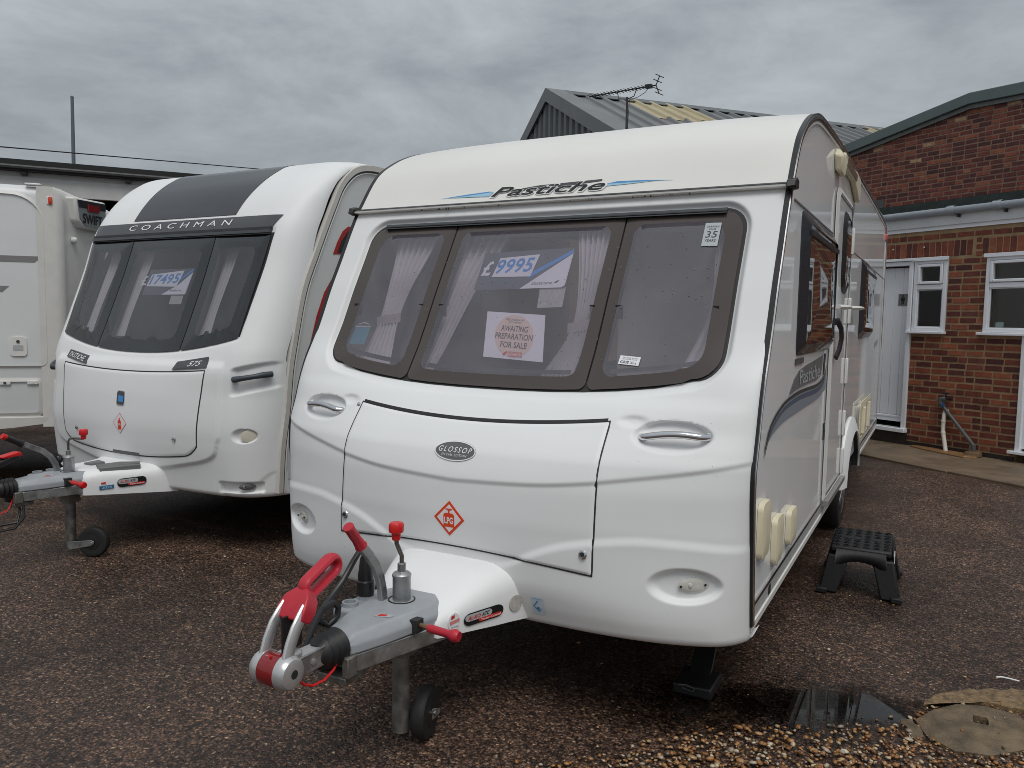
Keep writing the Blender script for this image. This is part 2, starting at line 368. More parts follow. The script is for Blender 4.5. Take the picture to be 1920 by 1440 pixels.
TARMAC = ground_mat()
# one sheet: dense near, coarse to the horizon
xs = np.unique(np.concatenate([np.linspace(-600, -20, 12), np.linspace(-20, 14, 69), np.linspace(14, 600, 12)]))
ys = np.unique(np.concatenate([np.linspace(-600, -8, 10), np.linspace(-8, 26, 69), np.linspace(26, 600, 12)]))
GX, GY = np.meshgrid(xs, ys)
GZ = gz(GX, GY) + np.where((np.abs(GX) < 20) & (np.abs(GY) < 26), .006 * np.sin(GX * 1.7 + GY * .6) * np.sin(GY * 1.3 - GX * .5), 0) - .006
tag(MB().grid(np.stack([GX, GY, GZ], -1)).build('ground', TARMAC), kind='structure')

def conc_mat(name, col, wet=.5):
    m = mat(name, col, .6, var=.35, vs=3.2, rvar=.25, bump=.5, bs=90); return m
CONC = conc_mat('damp_concrete', (.16, .115, .075))
CONCM = mat('weathered_concrete', (.165, .12, .072), .6, var=.6, vs=11, rvar=.2, bump=.9, bs=140)
# concrete path along the wall, cast in bays
pth = MB()
def bw(s, n, z): return (BO.x + BE.x * s + BN.x * n, BO.y + BE.y * s + BN.y * n, z)
path = bpy.data.objects.new('path', None); COL.objects.link(path); path.location = BO; tag(path, kind='structure')
bays = [(-9.2, -6.4), (-6.39, -3.5), (-3.49, -1.3), (-1.29, 1.35), (1.36, 4.2), (4.21, 7)]
for a, b in bays:
    e0 = lambda s: -1.17 - .10 * s if s < 4 else -1.5
    top = .115 + rnd.uniform(-.003, .003)
    q = [(a, 0.0), (a, e0(a)), (b, e0(b)), (b, 0.0)]
    o = MB().prism(q, lambda s, n: tuple(Vector(bw(s, n, top)) - BO), lambda s, n: tuple(Vector(bw(s, n, -.05)) - BO)).build('bay', CONC, path, bevel=.008)
# broken screed patch at the foot of the pipes
pp = [(.15, -.12), (.35, -.2), (.62, -.26), (.95, -.33), (1.05, -.22), (.9, -.06), (.5, -.03), (.2, -.05)]
MB().prism(pp, lambda s, n: tuple(Vector(bw(s, n, .135)) - BO), lambda s, n: tuple(Vector(bw(s, n, .10)) - BO)).build('screed_patch', mat('orange_stained_screed', (.24, .13, .055), .5, var=.35, vs=8, bump=.4), path, bevel=.01)

# ---------------------------------------------------------------- brick materials
def brick_mat(name, stops):
    m = bpy.data.materials.new(name); m.use_nodes = True; t = m.node_tree; p = t.nodes['Principled BSDF']; K = t.links.new
    oi = N(t, 'ShaderNodeObjectInfo'); ge = N(t, 'ShaderNodeNewGeometry'); ad = N(t, 'ShaderNodeMath', operation='ADD'); fr = N(t, 'ShaderNodeMath', operation='FRACT')
    K(oi.outputs['Random'], ad.inputs[0]); K(ge.outputs['Random Per Island'], ad.inputs[1]); K(ad.outputs[0], fr.inputs[0])
    r = N(t, 'ShaderNodeValToRGB'); e = r.color_ramp.elements; e[0].color = (*stops[0][1], 1); e[0].position = 0; e[1].color = (*stops[-1][1], 1); e[1].position = 1
    for pos, c in stops[1:-1]:
        q = e.new(pos); q.color = (*c, 1)
    K(fr.outputs[0], r.inputs[0])
    nz = N(t, 'ShaderNodeTexNoise'); nz.inputs['Scale'].default_value = 14; nz.inputs['Detail'].default_value = 6; nz.inputs['Roughness'].default_value = .7
    K(ge.outputs['Position'], nz.inputs['Vector'])
    mr = N(t, 'ShaderNodeMapRange'); mr.inputs['From Min'].default_value = .3; mr.inputs['From Max'].default_value = .7; mr.inputs['To Min'].default_value = .6; mr.inputs['To Max'].default_value = 1.3; K(nz.outputs['Fac'], mr.inputs['Value'])
    sc = N(t, 'ShaderNodeVectorMath', operation='SCALE'); K(r.outputs['Color'], sc.inputs[0]); K(mr.outputs[0], sc.inputs['Scale']); K(sc.outputs[0], p.inputs['Base Color'])
    nb = N(t, 'ShaderNodeTexNoise'); nb.inputs['Scale'].default_value = 120; nb.inputs['Detail'].default_value = 3; K(ge.outputs['Position'], nb.inputs['Vector'])
    b = N(t, 'ShaderNodeBump'); b.inputs['Strength'].default_value = .5; b.inputs['Distance'].default_value = .004; K(nb.outputs['Fac'], b.inputs['Height']); K(b.outputs['Normal'], p.inputs['Normal'])
    p.inputs['Roughness'].default_value = .72
    return m
BRICK = brick_mat('red_brick', [(0, (.075, .020, .018)), (.3, (.125, .030, .020)), (.55, (.175, .042, .024)), (.75, (.24, .062, .030)), (.9, (.31, .095, .045)), (1, (.10, .03, .028))])
BRICKU = brick_mat('dark_red_brick', [(0, (.065, .020, .019)), (.30, (.115, .030, .024)), (.6, (.165, .042, .030)), (.80, (.225, .062, .036)), (.965, (.30, .10, .05)), (.985, (.42, .26, .15)), (1, (.42, .26, .15))])
MORTAR = mat('tan_mortar', (.34, .23, .13), .85, var=.3, vs=9, bump=.4, bs=120)
MORTARU = mat('pale_pink_mortar', (.27, .165, .125), .85, var=.3, vs=9)

# shared unit brick: softly arrised, 1 x 1 x 1, face at y=0 (outside), body into the wall
def unit_brick(name, m, c=(.03, .09)):
    mb = MB(); a, b = c
    mb.add([(-.5 + a, 0, -.5 + b), (.5 - a, 0, -.5 + b), (.5 - a, 0, .5 - b), (-.5 + a, 0, .5 - b), (-.5, .28, -.5), (.5, .28, -.5), (.5, .28, .5), (-.5, .28, .5), (-.5, 1, -.5), (.5, 1, -.5), (.5, 1, .5), (-.5, 1, .5)],
           [(0, 1, 2, 3), (0, 4, 5, 1), (1, 5, 6, 2), (2, 6, 7, 3), (3, 7, 4, 0), (4, 8, 9, 5), (5, 9, 10, 6), (6, 10, 11, 7), (7, 11, 8, 4)])
    return mb
BK_L, BK_H, PITCH, COURSE = .201, .0635, .2145, .0785
def bond(s0, s1, z0, z1, holes, half_every=7, sol=()):
    """rects (s,z,w,h) of a stretcher bond clipped by holes; sol: soldier bands (s0,s1,z0,z1)"""
    out = []; k = 0; z = z0
    def cut(a, b, c, d):
        rects = [(a, b)]
        for h in list(holes) + list(sol):
            if d > h[2] + .012 and c < h[3] - .012:
                nr = []
                for (p, q) in rects:
                    if q <= h[0] or p >= h[1]: nr.append((p, q))
                    else:
                        if h[0] - p > .035: nr.append((p, h[0] - .004))
                        if q - h[1] > .035: nr.append((h[1] + .004, q))
                rects = nr
        return rects
    while z + BK_H <= z1 + .001:
        s = s0 - (PITCH / 2 if k % 2 else 0)
        while s < s1:
            L_ = BK_L
            if rnd.random() < 1 / half_every: L_ = .098
            for p, q in cut(max(s, s0), min(s + L_, s1), z, z + BK_H):
                out.append(((p + q) / 2, z + BK_H / 2, q - p, BK_H))
            s += L_ + .0115
        z += COURSE; k += 1
    for (a, b, c, d) in sol:
        s = a
        while s + .0655 <= b + .01:
            out.append((s + .033, (c + d) / 2, .0655, d - c)); s += .077
    return out
def lay(wall, rects, m, face, near, name='brick', stuffname='brickwork'):
    """the largest 300 as parts, the rest joined"""
    ub = unit_brick('brick', m); me = bpy.data.meshes.new('brick'); me.from_pydata(ub.v, [], ub.f); me.materials.append(m)
    rects.sort(key=near)
    for (s, z, w_, h) in rects[:300]:
        o = bpy.data.objects.new(name, me); COL.objects.link(o); o.parent = wall
        o.location = (s, face + rnd.uniform(-.003, .002), z); o.scale = (w_, .05, h); o.rotation_euler = (0, rnd.uniform(-.006, .006), 0)
    mb = MB()
    for (s, z, w_, h) in rects[300:]:
        dy = face + rnd.uniform(-.003, .002)
        mb.add([(s + p[0] * w_, dy + p[1] * .05, z + p[2] * h) for p in ub.v], ub.f)
    if mb.v: tag(mb.build(stuffname, m, wall, sm=False), kind='stuff')

# ---------------------------------------------------------------- brick building (local x along wall, y into the building)
bld = thing('brick_building', BO, 'single storey red brick building with white window frames and a taller brick gable behind', 'building', BRZ)
WALLH = 2.84
OPEN = [(-.95, .0, .1, 2.45), (0.0, .44, 1.53, 2.45), (.885, 1.50, 1.53, 2.45), (1.345, 2.35, .1, 1.54)]
wall = MB()
# mortar body with openings (cells)
sg = sorted({-9.5, -.95, 0.0, .44, .885, 1.345, 1.50, 2.35, 7.0}); zg = sorted({-.1, .1, 1.53, 1.54, 2.45, WALLH})
for i in range(len(sg) - 1):
    for j in range(len(zg) - 1):
        cs, cz = (sg[i] + sg[i + 1]) / 2, (zg[j] + zg[j + 1]) / 2
        if any(h[0] < cs < h[1] and h[2] < cz < h[3] for h in OPEN): continue
        wall.box(sg[i], sg[i + 1], .0005, .22, zg[j], zg[j + 1])
wallo = wall.build('wall', MORTAR, bld, sm=False)
r_ = bond(-9.5, 7.0, .1, 2.78, OPEN, sol=[(-1.05, .75, 2.462, 2.672), (.83, 1.6, 2.462, 2.672)])
lay(wallo, r_, BRICK, -.004, lambda q: abs(q[0] - .75) if -.1 < q[0] else 99 + abs(q[0]))
# lower dark damp course: engineering-dark bricks read through the same bond
MB().box(-9.5, -.955, -.006, .004, .1, .17).box(.005, 1.34, -.012, -.002, .1, .165).build('damp_course', mat('black_damp_band', (.03, .022, .02), .5, var=.4, vs=10), bld, sm=False)
# fascia, gutter, flashing, flat roof
MB().box(-9.5, 7, -.045, -.02, 2.845, 2.985).build('fascia', mat('painted_fascia', (.66, .67, .68), .4, var=.08, vs=5), bld, bevel=.004)
MB().box(-9.5, 7, -.02, .3, 2.80, 2.86).build('soffit', UPVC, bld)
gm = mat('grey_pvc_gutter', (.30, .33, .37), .32, var=.1, vs=12)
g = MB(); g.tube([(s, -.085, 3.01) for s in np.linspace(-9.5, 7, 30)], .05, 14)
go = g.build('gutter', gm, bld)
for s in (-3.4, -1.55, .48, 1.02, 2.9):
    MB().lathe([(.056, -.05), (.058, -.045), (.058, .045), (.056, .05)], (s, -.085, 3.01), (1, 0, 0), 16).build('union', gm, go)
    MB().box(s + .07, s + .09, -.10, -.04, 2.925, 2.965).build('bracket', BLACKP, go)
MB().box(-9.5, 7, -.12, .1, 3.045, 3.06).box(-9.5, 7, -.02, .1, 3.06, 3.155).build('roof_edge_flashing', mat('mossy_green_black_flashing', (.022, .034, .030), .7, var=.6, vs=14, bump=.4), bld)
MB().box(-9.5, 7, .1, 12, 3.04, 3.12).build('flat_roof', mat('bitumen_felt', (.05, .052, .05), .85, var=.3, vs=4), bld)
# taller wall behind: 3.6 m back, gable-topped
D2 = 3.6
up = MB(); topz = lambda s: 5.26 + (s + 1.56) * (.173 if s < -1.56 else -.035)
ss = [-9.5, -7, -5, -4, -3, -1.56, 0, 3, 7]
up.loft([[(s, D2 + .0005, 3.0), (s, D2 + .0005, topz(s)), (s, D2 + .25, topz(s)), (s, D2 + .25, 3.0)] for s in ss])
upo = up.build('upper_wall', MORTARU, bld, sm=False)
r_ = [q for q in bond(-6.0, 2.5, 3.12, 5.3, [], half_every=4) if q[1] + .05 < topz(q[0]) - .02]
lay(upo, r_, BRICKU, D2 - .004, lambda q: abs(q[0] + 1.5) + abs(q[1] - 4.4) * .5)
MB().box(-9.5, 7, D2 - .04, D2, 3.12, 3.27).build('upper_wall_flashing', mat('mossy_green_black_flashing'), bld)
vg = MB(); vg.loft([[(s, D2 - .10, topz(s) - .03), (s, D2 - .10, topz(s) + .15), (s, D2 + .3, topz(s) + .19), (s, D2 + .3, topz(s) - .03)] for s in ss])
vg.build('roof_verge', mat('green_grey_steel_verge', (.115, .150, .145), .4, var=.12, vs=3), bld, sm=False, bevel=.012)
MB().loft([[(s, D2 - .05, topz(s) - .10), (s, D2 - .05, topz(s) - .032), (s, D2 - .01, topz(s) - .032), (s, D2 - .01, topz(s) - .10)] for s in ss]).build('verge_board', mat('grey_verge_board', (.16, .165, .16), .6, var=.2), bld, sm=False)
MB().loft([[(s, D2 + .3, topz(s) + .17), (s, D2 + 9, topz(s) + .17), (s, D2 + 9, topz(s) + .1), (s, D2 + .3, topz(s) + .1)] for s in ss]).build('gable_roof', mat('green_grey_steel_verge'), bld, sm=False)
MB().box(-3.42, -3.05, D2 - .012, D2 + .0, 3.55, 3.9).build('dark_window', DGLASS, bld)

def window(name, s0, s1, z0, z1, splits, parent, sill=True):
    """upvc window: outer frame, transom, top sash and fixed light"""
    o = bpy.data.objects.new(name, None); COL.objects.link(o); o.parent = parent
    y0, y1 = -.030, .05; t = .045
    f = MB().box(s0, s0 + t, y0, y1, z0, z1).box(s1 - t, s1, y0, y1, z0, z1).box(s0 + t, s1 - t, y0, y1, z1 - t, z1).box(s0 + t, s1 - t, y0, y1, z0, z0 + t).box(s0 + t, s1 - t, y0 + .003, y1, splits - .03, splits + .03)
    f.build('frame', UPVC, o, bevel=.006)
    MB().box(s0 - .025, s1 + .02, -.055, -.03, z1 - .01, z1 + .035).build('head_trim', UPVC, o, bevel=.004)
    a, b, c, d = s0 + t + .004, s1 - t - .004, splits + .034, z1 - t - .004; tt = .035
    MB().box(a, a + tt, -.042, .03, c, d).box(b - tt, b, -.042, .03, c, d).box(a + tt, b - tt, -.042, .03, d - tt, d).box(a + tt, b - tt, -.042, .03, c, c + tt).build('sash', UPVC, o, bevel=.008)
    MB().box(a + tt, b - tt, .0, .012, c + tt, d - tt).build('pane', glass('clear_window_pane', (.82, .84, .82), .06), o)
    MB().box(a - .003, b + .003, .004, .016, z0 + t, splits - .03).build('pane', glass('clear_window_pane', (.82, .84, .82), .06), o)
    bd = .012
    MB().box(a - .004, a + bd, -.012, .004, z0 + t, splits - .03).box(b - bd, b + .004, -.012, .004, z0 + t, splits - .03).box(a + bd, b - bd, -.012, .004, splits - .03 - bd, splits - .03).box(a + bd, b - bd, -.012, .004, z0 + t, z0 + t + bd).build('glazing_bead', UPVC, o, bevel=.003)
    if sill: MB().box(s0 - .05, s1 + .02, -.075, .05, z0 - .035, z0 - .001).build('sill', UPVC, o, bevel=.008)
    return o
w1 = window('window', 0.012, .435, 1.567, 2.44, 2.11, bld)
w2 = window('window', .90, 1.50, 1.567, 2.44, 2.11, bld)
MB().box(1.02, 1.11, .018, .020, 1.63, 1.685).build('sticker', mat('pale_blue_sticker', (.55, .68, .78), .5), w2)
# rooms behind the panes
room = mat('dim_room_wall', (.34, .31, .27), .8, var=.05)
MB().box(-1.0, .8, 1.2, 1.25, .1, 2.8).box(-1.0, -.96, .22, 1.2, .1, 2.8).box(.62, .66, .22, 1.2, .1, 2.8).build('washroom_lining', mat('pale_washroom_wall', (.55, .56, .56), .7), bld)
MB().box(.67, 2.5, 1.6, 1.65, .1, 2.8).box(2.5, 2.55, .22, 1.6, .1, 2.8).build('room_lining', room, bld)
MB().box(.22, .30, .25, .55, 1.5, 2.35).build('dark_curtain', mat('dark_dotted_blind', (.03, .03, .03), .7, var=.8, vs=60), bld)
MB().box(1.12, 2.2, .5, .52, 1.4, 2.5).build('roller_blind', mat('beige_blind', (.30, .27, .22), .8), bld)
# door frame with an ajar boarded door
MB().box(-.055, .0, -.035, .06, .30, 2.44).box(-.95, -.895, -.035, .06, .30, 2.44).box(-.895, -.055, -.035, .06, 2.385, 2.44).build('door_frame', UPVC, bld, bevel=.006)
MB().box(-.97, .02, -.075, .06, .265, .318).build('threshold', UPVC, bld, bevel=.006)
MB().box(-.97, .02, -.03, .2, .06, .265).build('door_step', mat('black_damp_band'), bld)
MB().box(-.99, .03, -.06, -.03, 2.442, 2.475).build('door_head_trim', UPVC, bld, bevel=.004)
MB().box(-.9, -.05, .10, 1.1, .30, .325).build('door_mat', mat('black_rubber'), bld)
dr = bpy.data.objects.new('door', None); COL.objects.link(dr); dr.parent = bld; dr.location = (-.895, .022, 0); dr.rotation_euler = (0, 0, math.radians(3.5))
nb = 7; wb = .828 / nb
for k in range(nb):
    MB().box(k * wb + .0015, (k + 1) * wb - .0015, 0, .04, .47, 2.37).build('plank', UPVC, dr, bevel=.004)
MB().box(0, .828, -.003, .042, .385, .467).box(0, .828, -.012, -.003, .44, .462).build('bottom_rail', UPVC, dr, bevel=.006)
MB().box(0, .828, .004, .036, 1.0, 2.36).build('door_core', mat('grey_groove', (.60, .61, .64), .5), dr)
sgn = MB().box(.655, .775, -.006, -.001, 1.885, 2.035).build('door_sign', mat('brushed_grey_sign', (.20, .20, .20), .35, .5), dr)
pf = lambda u, v: (.715 + u, -.0075, 1.96 + v)
pg = MB(); pg.add([pf(*q) for q in ell(0, .049, .0125, .0125, 14)], [tuple(range(14))])
pg.add([pf(*q) for q in [(-.026, .030), (.026, .030), (.026, -.012), (.016, -.012), (.016, -.058), (.003, -.058), (.003, -.015), (-.003, -.015), (-.003, -.058), (-.016, -.058), (-.016, -.012), (-.026, -.012)]], [(0, 1, 2, 11), (11, 2, 3, 10), (3, 4, 5, 6), (10, 7, 8, 9), (3, 6, 7, 10)])
pg.build('man_symbol', BLACKPR, sgn, sm=False)
# second door frame at the right edge of the picture
MB().box(1.345, 1.40, -.035, .06, .24, 1.55).box(2.29, 2.345, -.035, .06, .24, 1.55).box(1.40, 2.29, -.035, .06, 1.50, 1.55).build('door_frame', UPVC, bld, bevel=.006)
MB().box(1.40, 2.29, .0, .03, .27, 1.5).build('door_panel', UPVC, bld)
MB().box(1.29, 2.4, -.085, .06, .205, .24).build('threshold', UPVC, bld, bevel=.006)
# eyelet hooks in the soldier course
for s in (-.30, .12): MB().lathe([(.006, 0), (.012, .004), (.012, .02), (.006, .03)], (s, -.03, 2.60), (0, 1, 0), 10).build('wall_eyelet', ALU, bld)

# ---------------------------------------------------------------- tap and pipes on the wall
def onw(s, n, z): return bw(s, n, z)
tap = thing('outdoor_tap', onw(.56, -.05, .74), 'dark outdoor tap with blue hose end above the grey waste pipe', 'tap', BRZ)
MB().tube([(0, .05, .02), (0, 0, .02), (0, -.06, .02)], .013, 10).tube([(0, -.05, .02), (0, -.085, 0), (0, -.09, -.035)], [.012, .012, .014], 10).build('spout', mat('tarnished_brass', (.05, .045, .035), .5, .6), tap)
MB().tube([(0, -.045, .02), (0, -.045, .075)], .009, 8).tube([(-.035, -.045, .08), (.035, -.045, .085)], .010, 8).build('tap_handle', BLACKP, tap)
MB().tube([(0, -.09, -.03), (-.01, -.085, -.075)], .018, 12).build('hose_connector', mat('blue_plastic', (.03, .10, .30), .4), tap)
gp = thing('waste_pipe', onw(.47, -.05, .1), 'grey slanting waste pipe running down the brick wall to the path', 'pipe', BRZ)
PIPEG = mat('weathered_grey_pipe', (.10, .105, .105), .5, var=.2, vs=15)
MB().tube([(.03, .06, .66), (0, 0, .645), (-.005, -.01, .61), (.05, -.01, .545), (.43, -.02, .15), (.445, -.02, .09), (.445, -.02, -.02)], .021, 12).build('pipe_run', PIPEG, gp)
for q, d in (((-.003, -.008, .625), (0, 0, 1)), ((.44, -.02, .12), (0, 0, 1)), ((.03, -.01, .57), (.7, 0, -.7))): MB().lathe([(.022, -.035), (.027, -.03), (.027, .03), (.022, .035)], q, d, 14).build('pipe_socket', PIPEG, gp)
wp = thing('downpipe', onw(.53, -.05, .115), 'short white plastic overflow pipe with two clips beside the grey pipe', 'pipe', BRZ)
PIPEW = mat('off_white_pipe', (.68, .66, .58), .4, var=.12, vs=12)
MB().tube([(0, .06, .49), (0, 0, .475), (0, -.01, .44), (-.005, -.01, .30), (0, -.015, .24), (.045, -.04, .10), (.075, -.06, .01)], .024, 14).build('pipe_run', PIPEW, wp)
MB().lathe([(.025, -.012), (.028, -.01), (.028, .01), (.025, .012)], (-.004, -.01, .36), (0, 0, 1), 14).build('pipe_clip', PIPEW, wp)
MB().lathe([(.025, -.012), (.028, -.01), (.028, .01), (.025, .012)], (.004, -.017, .225), (.3, -.15, -1), 14).build('pipe_clip', PIPEW, wp)
st = MB()
st.loft([[(.0 + a * 1.05, b * 1.05, 0) for a, b in ell(0, 0, .10, .07, 9)], [(a, b, .05) for a, b in ell(.01, 0, .095, .06, 9)], [(a, b, .065) for a, b in ell(.015, .005, .06, .04, 9)]])
tag(st.build('stone_block', mat('brown_stone', (.14, .085, .04), .7, var=.4, vs=14, bump=.6), origin=None, sm=False, bevel=.01), 'rough brown stone at the foot of the grey pipe', 'stone').location = onw(.93, -.12, .113)

# ---------------------------------------------------------------- grey steel warehouse behind
WA = Vector((-8.224, 17.16, 0)); wrz = math.radians(90 - 133)
wh = thing('steel_warehouse', WA, 'grey corrugated steel warehouse with a pitched roof and tan rooflights behind the caravans', 'warehouse', wrz)
APEX, PIT, HW, LEN = 7.98, .47, 7.5, 26
STEELG = mat('grey_cladding', (.105, .115, .118), .45, var=.14, vs=1.5)
ROOFG = mat('grey_roof_sheet', (.150, .158, .162), .42, var=.2, vs=1.2)
LIGHTT = mat('aged_tan_rooflight', (.42, .36, .22), .5, var=.15, vs=2)
eave = APEX - HW * PIT
# gable cladding: each sheet one part, ribbed
prof = [(0, 0), (.15, 0), (.19, -.055), (.35, -.055), (.39, 0)]
k = 0; s = -HW
while s < HW - .02:
    e_ = min(s + 1.17, HW); pts = []
    q = s
    while q < e_ - .001:
        for du, dy in prof:
            if q + du < e_: pts.append((q + du, dy))
        q += .39
    pts.append((e_, 0))
    ra = [(u, dy, 0.0) for u, dy in pts]; rb = [(u, dy, APEX - abs(u) * PIT - .06) for u, dy in pts]
    MB().loft([ra, rb], False, False, False).build('cladding_sheet', STEELG, wh, sm=False); s = e_
# roof sheets on both slopes, running ridge to eave; rooflights near the ridge
rprof = [(0, 0), (.30, 0), (.34, .06), (.44, .06), (.48, 0)]
def roof_sheet(side, y0, y1, d0, d1, m, lift=0, name='roof_sheet'):
    pts = []; q = y0
    while q < y1 - .001:
        for du, h in rprof:
            if q + du < y1: pts.append((q + du, h))
        q += .52
    pts.append((y1, 0)); c = math.cos(math.atan(PIT))
    f = lambda d_, y, h: (side * d_, y, APEX + .04 - d_ * PIT + h / c + lift)
    MB().loft([[f(d0, y, h) for y, h in pts], [f(d1, y, h) for y, h in pts]], False, False, False).build(name, m, wh, sm=False)
for side in (-1, 1):
    y = .12
    j = 0
    while y < LEN:
        if side == 1 and j in (1, 5, 9):
            roof_sheet(side, y, y + 2.08, .12, 2.2, LIGHTT, .015, 'rooflight'); roof_sheet(side, y, y + 2.08, 2.15, HW + .2, ROOFG)
        else: roof_sheet(side, y, y + 2.08, .12, HW + .2, ROOFG)
        y += 2.08; j += 1
for side in (-1, 1):   # barge flashing over the gable
    a = lambda d_, h: (side * d_, APEX + .1 - d_ * PIT + h)
    mb = MB(); mb.loft([[(a(d_, 0)[0], -.12, a(d_, -.34)[1]), (a(d_, 0)[0], -.12, a(d_, .03)[1]), (a(d_, 0)[0], .42, a(d_, .03)[1]), (a(d_, 0)[0], .42, a(d_, -.0)[1]), (a(d_, 0)[0], -.06, a(d_, -.0)[1]), (a(d_, 0)[0], -.06, a(d_, -.34)[1])] for d_ in (0, HW + .25)])
    mb.build('barge_flashing', ROOFG, wh, sm=False)
MB().loft([[(-.35, y, APEX - .06), (0, y, APEX + .13), (.35, y, APEX - .06), (.33, y, APEX - .08), (0, y, APEX + .09), (-.33, y, APEX - .08)] for y in (.0, LEN)]).build('ridge_cap', STEELG, wh, sm=False)
MB().box(-HW, HW, .02, .1, 0, eave).box(-HW, -HW + .08, .1, LEN, 0, eave).box(HW - .08, HW, .1, LEN, 0, eave).build('wall_lining', STEELG, wh, sm=False)

# ---------------------------------------------------------------- television aerial on the flat roof
AE = Vector((-4.10, 12.34, 3.12))
ae = thing('tv_aerial', AE, 'television aerial with many rods on a thin mast above the white caravan roof', 'aerial')
AEM = mat('dull_aerial_alloy', (.06, .06, .06), .5, .6)
MB().tube([(0, 0, -.2), (0, 0, 3.06)], .022, 8).build('mast', AEM, ae)
b0 = Vector((-.93, .23, 3.235)); b1 = Vector((.66, -.17, 3.17))
MB().tube([b0, b1], .014, 8).build('boom', AEM, ae)
bd_ = (b1 - b0).normalized(); cr_ = bd_.cross(Vector((0, 0, 1))).normalized()
for k in range(17):
    c = b0 + (b1 - b0) * (.02 + .82 * k / 16)
    MB().tube([c - cr_ * .13, c + cr_ * .13], .007, 6).build('rod', AEM, ae)
for q in (-1, 1):
    e0 = b1 + Vector((0, 0, 0)); e1 = b1 + Vector((.05, 0, .17 * q)) + bd_ * .02
    MB().tube([e0, e1], .011, 6).build('reflector_arm', AEM, ae)
    for j in (.45, 1.0):
        c = e0 + (e1 - e0) * j; MB().tube([c - cr_ * .15, c + cr_ * .15], .008, 6).build('rod', AEM, ae)
MB().box(.42, .56, -.16, -.06, 3.15, 3.215).build('dipole_box', BLACKP, ae)
MB().tube([(-.24, .06, 3.205), (-.2, .05, 3.06), (0, 0, 3.02), (.16, -.04, 3.05), (.22, -.05, 3.19)], .010, 8).build('cradle', AEM, ae)
MB().tube([(.5, -.12, 3.16), (.42, -.1, 3.08), (.25, -.05, 3.02), (.05, .0, 3.0), (.03, 0, 2.6), (.028, 0, 1.0)], .006, 6).build('coax_cable', BLACKP, ae)

# ---------------------------------------------------------------- dark-fasciad building far left
CA = Vector((-14.234, 5.607, 0)); crz = math.radians(90 - 38)
cb = thing('workshop_building', CA, 'low building with black roof edge and white fascia behind the left caravan', 'building', crz)
MB().box(-14, 9, -.10, .0, 4.31, 4.53).build('black_fascia', mat('black_painted_fascia', (.008, .008, .008), .6), cb)
MB().tube([(-14, -.17, 4.36), (9, -.17, 4.36)], .06, 10).build('gutter', mat('black_plastic'), cb)
for s in (.35, 2.15, 4.0, -1.5): MB().box(s, s + .10, -.16, .0, 4.24, 4.31).build('gutter_bracket', BLACKP, cb)
MB().box(-14, 9, .0, .05, 4.22, 4.31).box(-14, 9, -.04, .05, 3.87, 4.22).build('white_fascia', mat('painted_fascia_board', (.60, .60, .59), .6, var=.12, vs=2), cb, bevel=.01)
MB().box(-14, 9, 0.02, 10, 4.30, 4.46).build('roof_deck', mat('black_painted_fascia'), cb)
MB().box(-14, 9, 6, 6.1, 0, 4.3).box(8.9, 9, .3, 6, 0, 4.3).build('back_wall', mat('dark_workshop_wall', (.04, .04, .045), .8, var=.4), cb)
for s in (-9, -3.5, 2.4, 8.5): MB().box(s, s + .18, .12, .3, 0, 3.87).build('post', mat('dark_steel_post', (.05, .055, .06), .6), cb)
# timber and frames stored under the roof
MB().box(.9, 2.8, 1.5, 1.7, 3.35, 3.62).box(1.6, 4.2, 1.8, 2.0, 2.9, 3.15).build('roof_beam', mat('weathered_green_beam', (.09, .10, .08), .8, var=.4), cb)

pl = thing('lamp_column', (-15.95, 8.16, 0), 'plain grey tapered column rising behind the black roof edge', 'pole')
MB().tube([(0, 0, 0), (0, 0, 3), (-.05, .05, 6.53)], [.06, .05, .034], 12).build('shaft', mat('grey_painted_column', (.12, .14, .15), .5), pl)
MB().lathe([(.036, 0), (.036, .02), (.015, .04)], (-.05, .05, 6.52), (0, 0, 1), 12).build('cap', mat('grey_painted_column'), pl)
W0, W1 = Vector((-15.31, 6.207, 4.962)), Vector((-16.605, 14.732, 6.07)); wd = W1 - W0
wire = MB().tube([W0 + wd * t - Vector((0, 0, .25 * (1 - (2 * (t + 1) / 3.4 - 1) ** 2) * 0)) for t in np.linspace(-.9, 1.6, 24)], .014, 6)
tag(wire.build('overhead_wire', BLACKP), 'thin black overhead wire sloping across the sky behind the caravans', 'wire')
# ================================================================ shared towing gear
def racetrack(y0, z0, y1, z1, r, n=8):
    """closed loop in the y-z plane round two centres"""
    d = Vector((0, y1 - y0, z1 - z0)).normalized(); p = Vector((0, -d.z, d.y)); o = []
    for k in range(n + 1):
        a = math.pi * k / n; o.append(Vector((0, y1, z1)) + p * (r * math.cos(a)) + d * (r * math.sin(a)))
    for k in range(n + 1):
        a = math.pi * k / n; o.append(Vector((0, y0, z0)) - p * (r * math.cos(a)) - d * (r * math.sin(a)))
    return o
def hood_sections(secs, z0):
    return [[(-b, y, z0), (-b, y, z0 + .035), (-t_ - .012, y, zt - .012), (-t_, y, zt), (t_, y, zt), (t_ + .012, y, zt - .012), (b, y, z0 + .035), (b, y, z0)] for y, b, t_, zt in secs]
def fair_section(y, hw, zb, zt, n=16, e=5.0):
    """flat-sided, round-shouldered section; open at the bottom"""
    o = [(-hw, y, zb)]
    for k in range(n + 1):
        a = math.pi * (1 - k / n); c, s_ = math.cos(a), math.sin(a)
        o.append((hw * math.copysign(abs(c) ** (2 / e), c), y, zb + (zt - zb) * (.35 + .65 * abs(s_) ** (2 / 3.0))))
    o.append((hw, y, zb)); return o

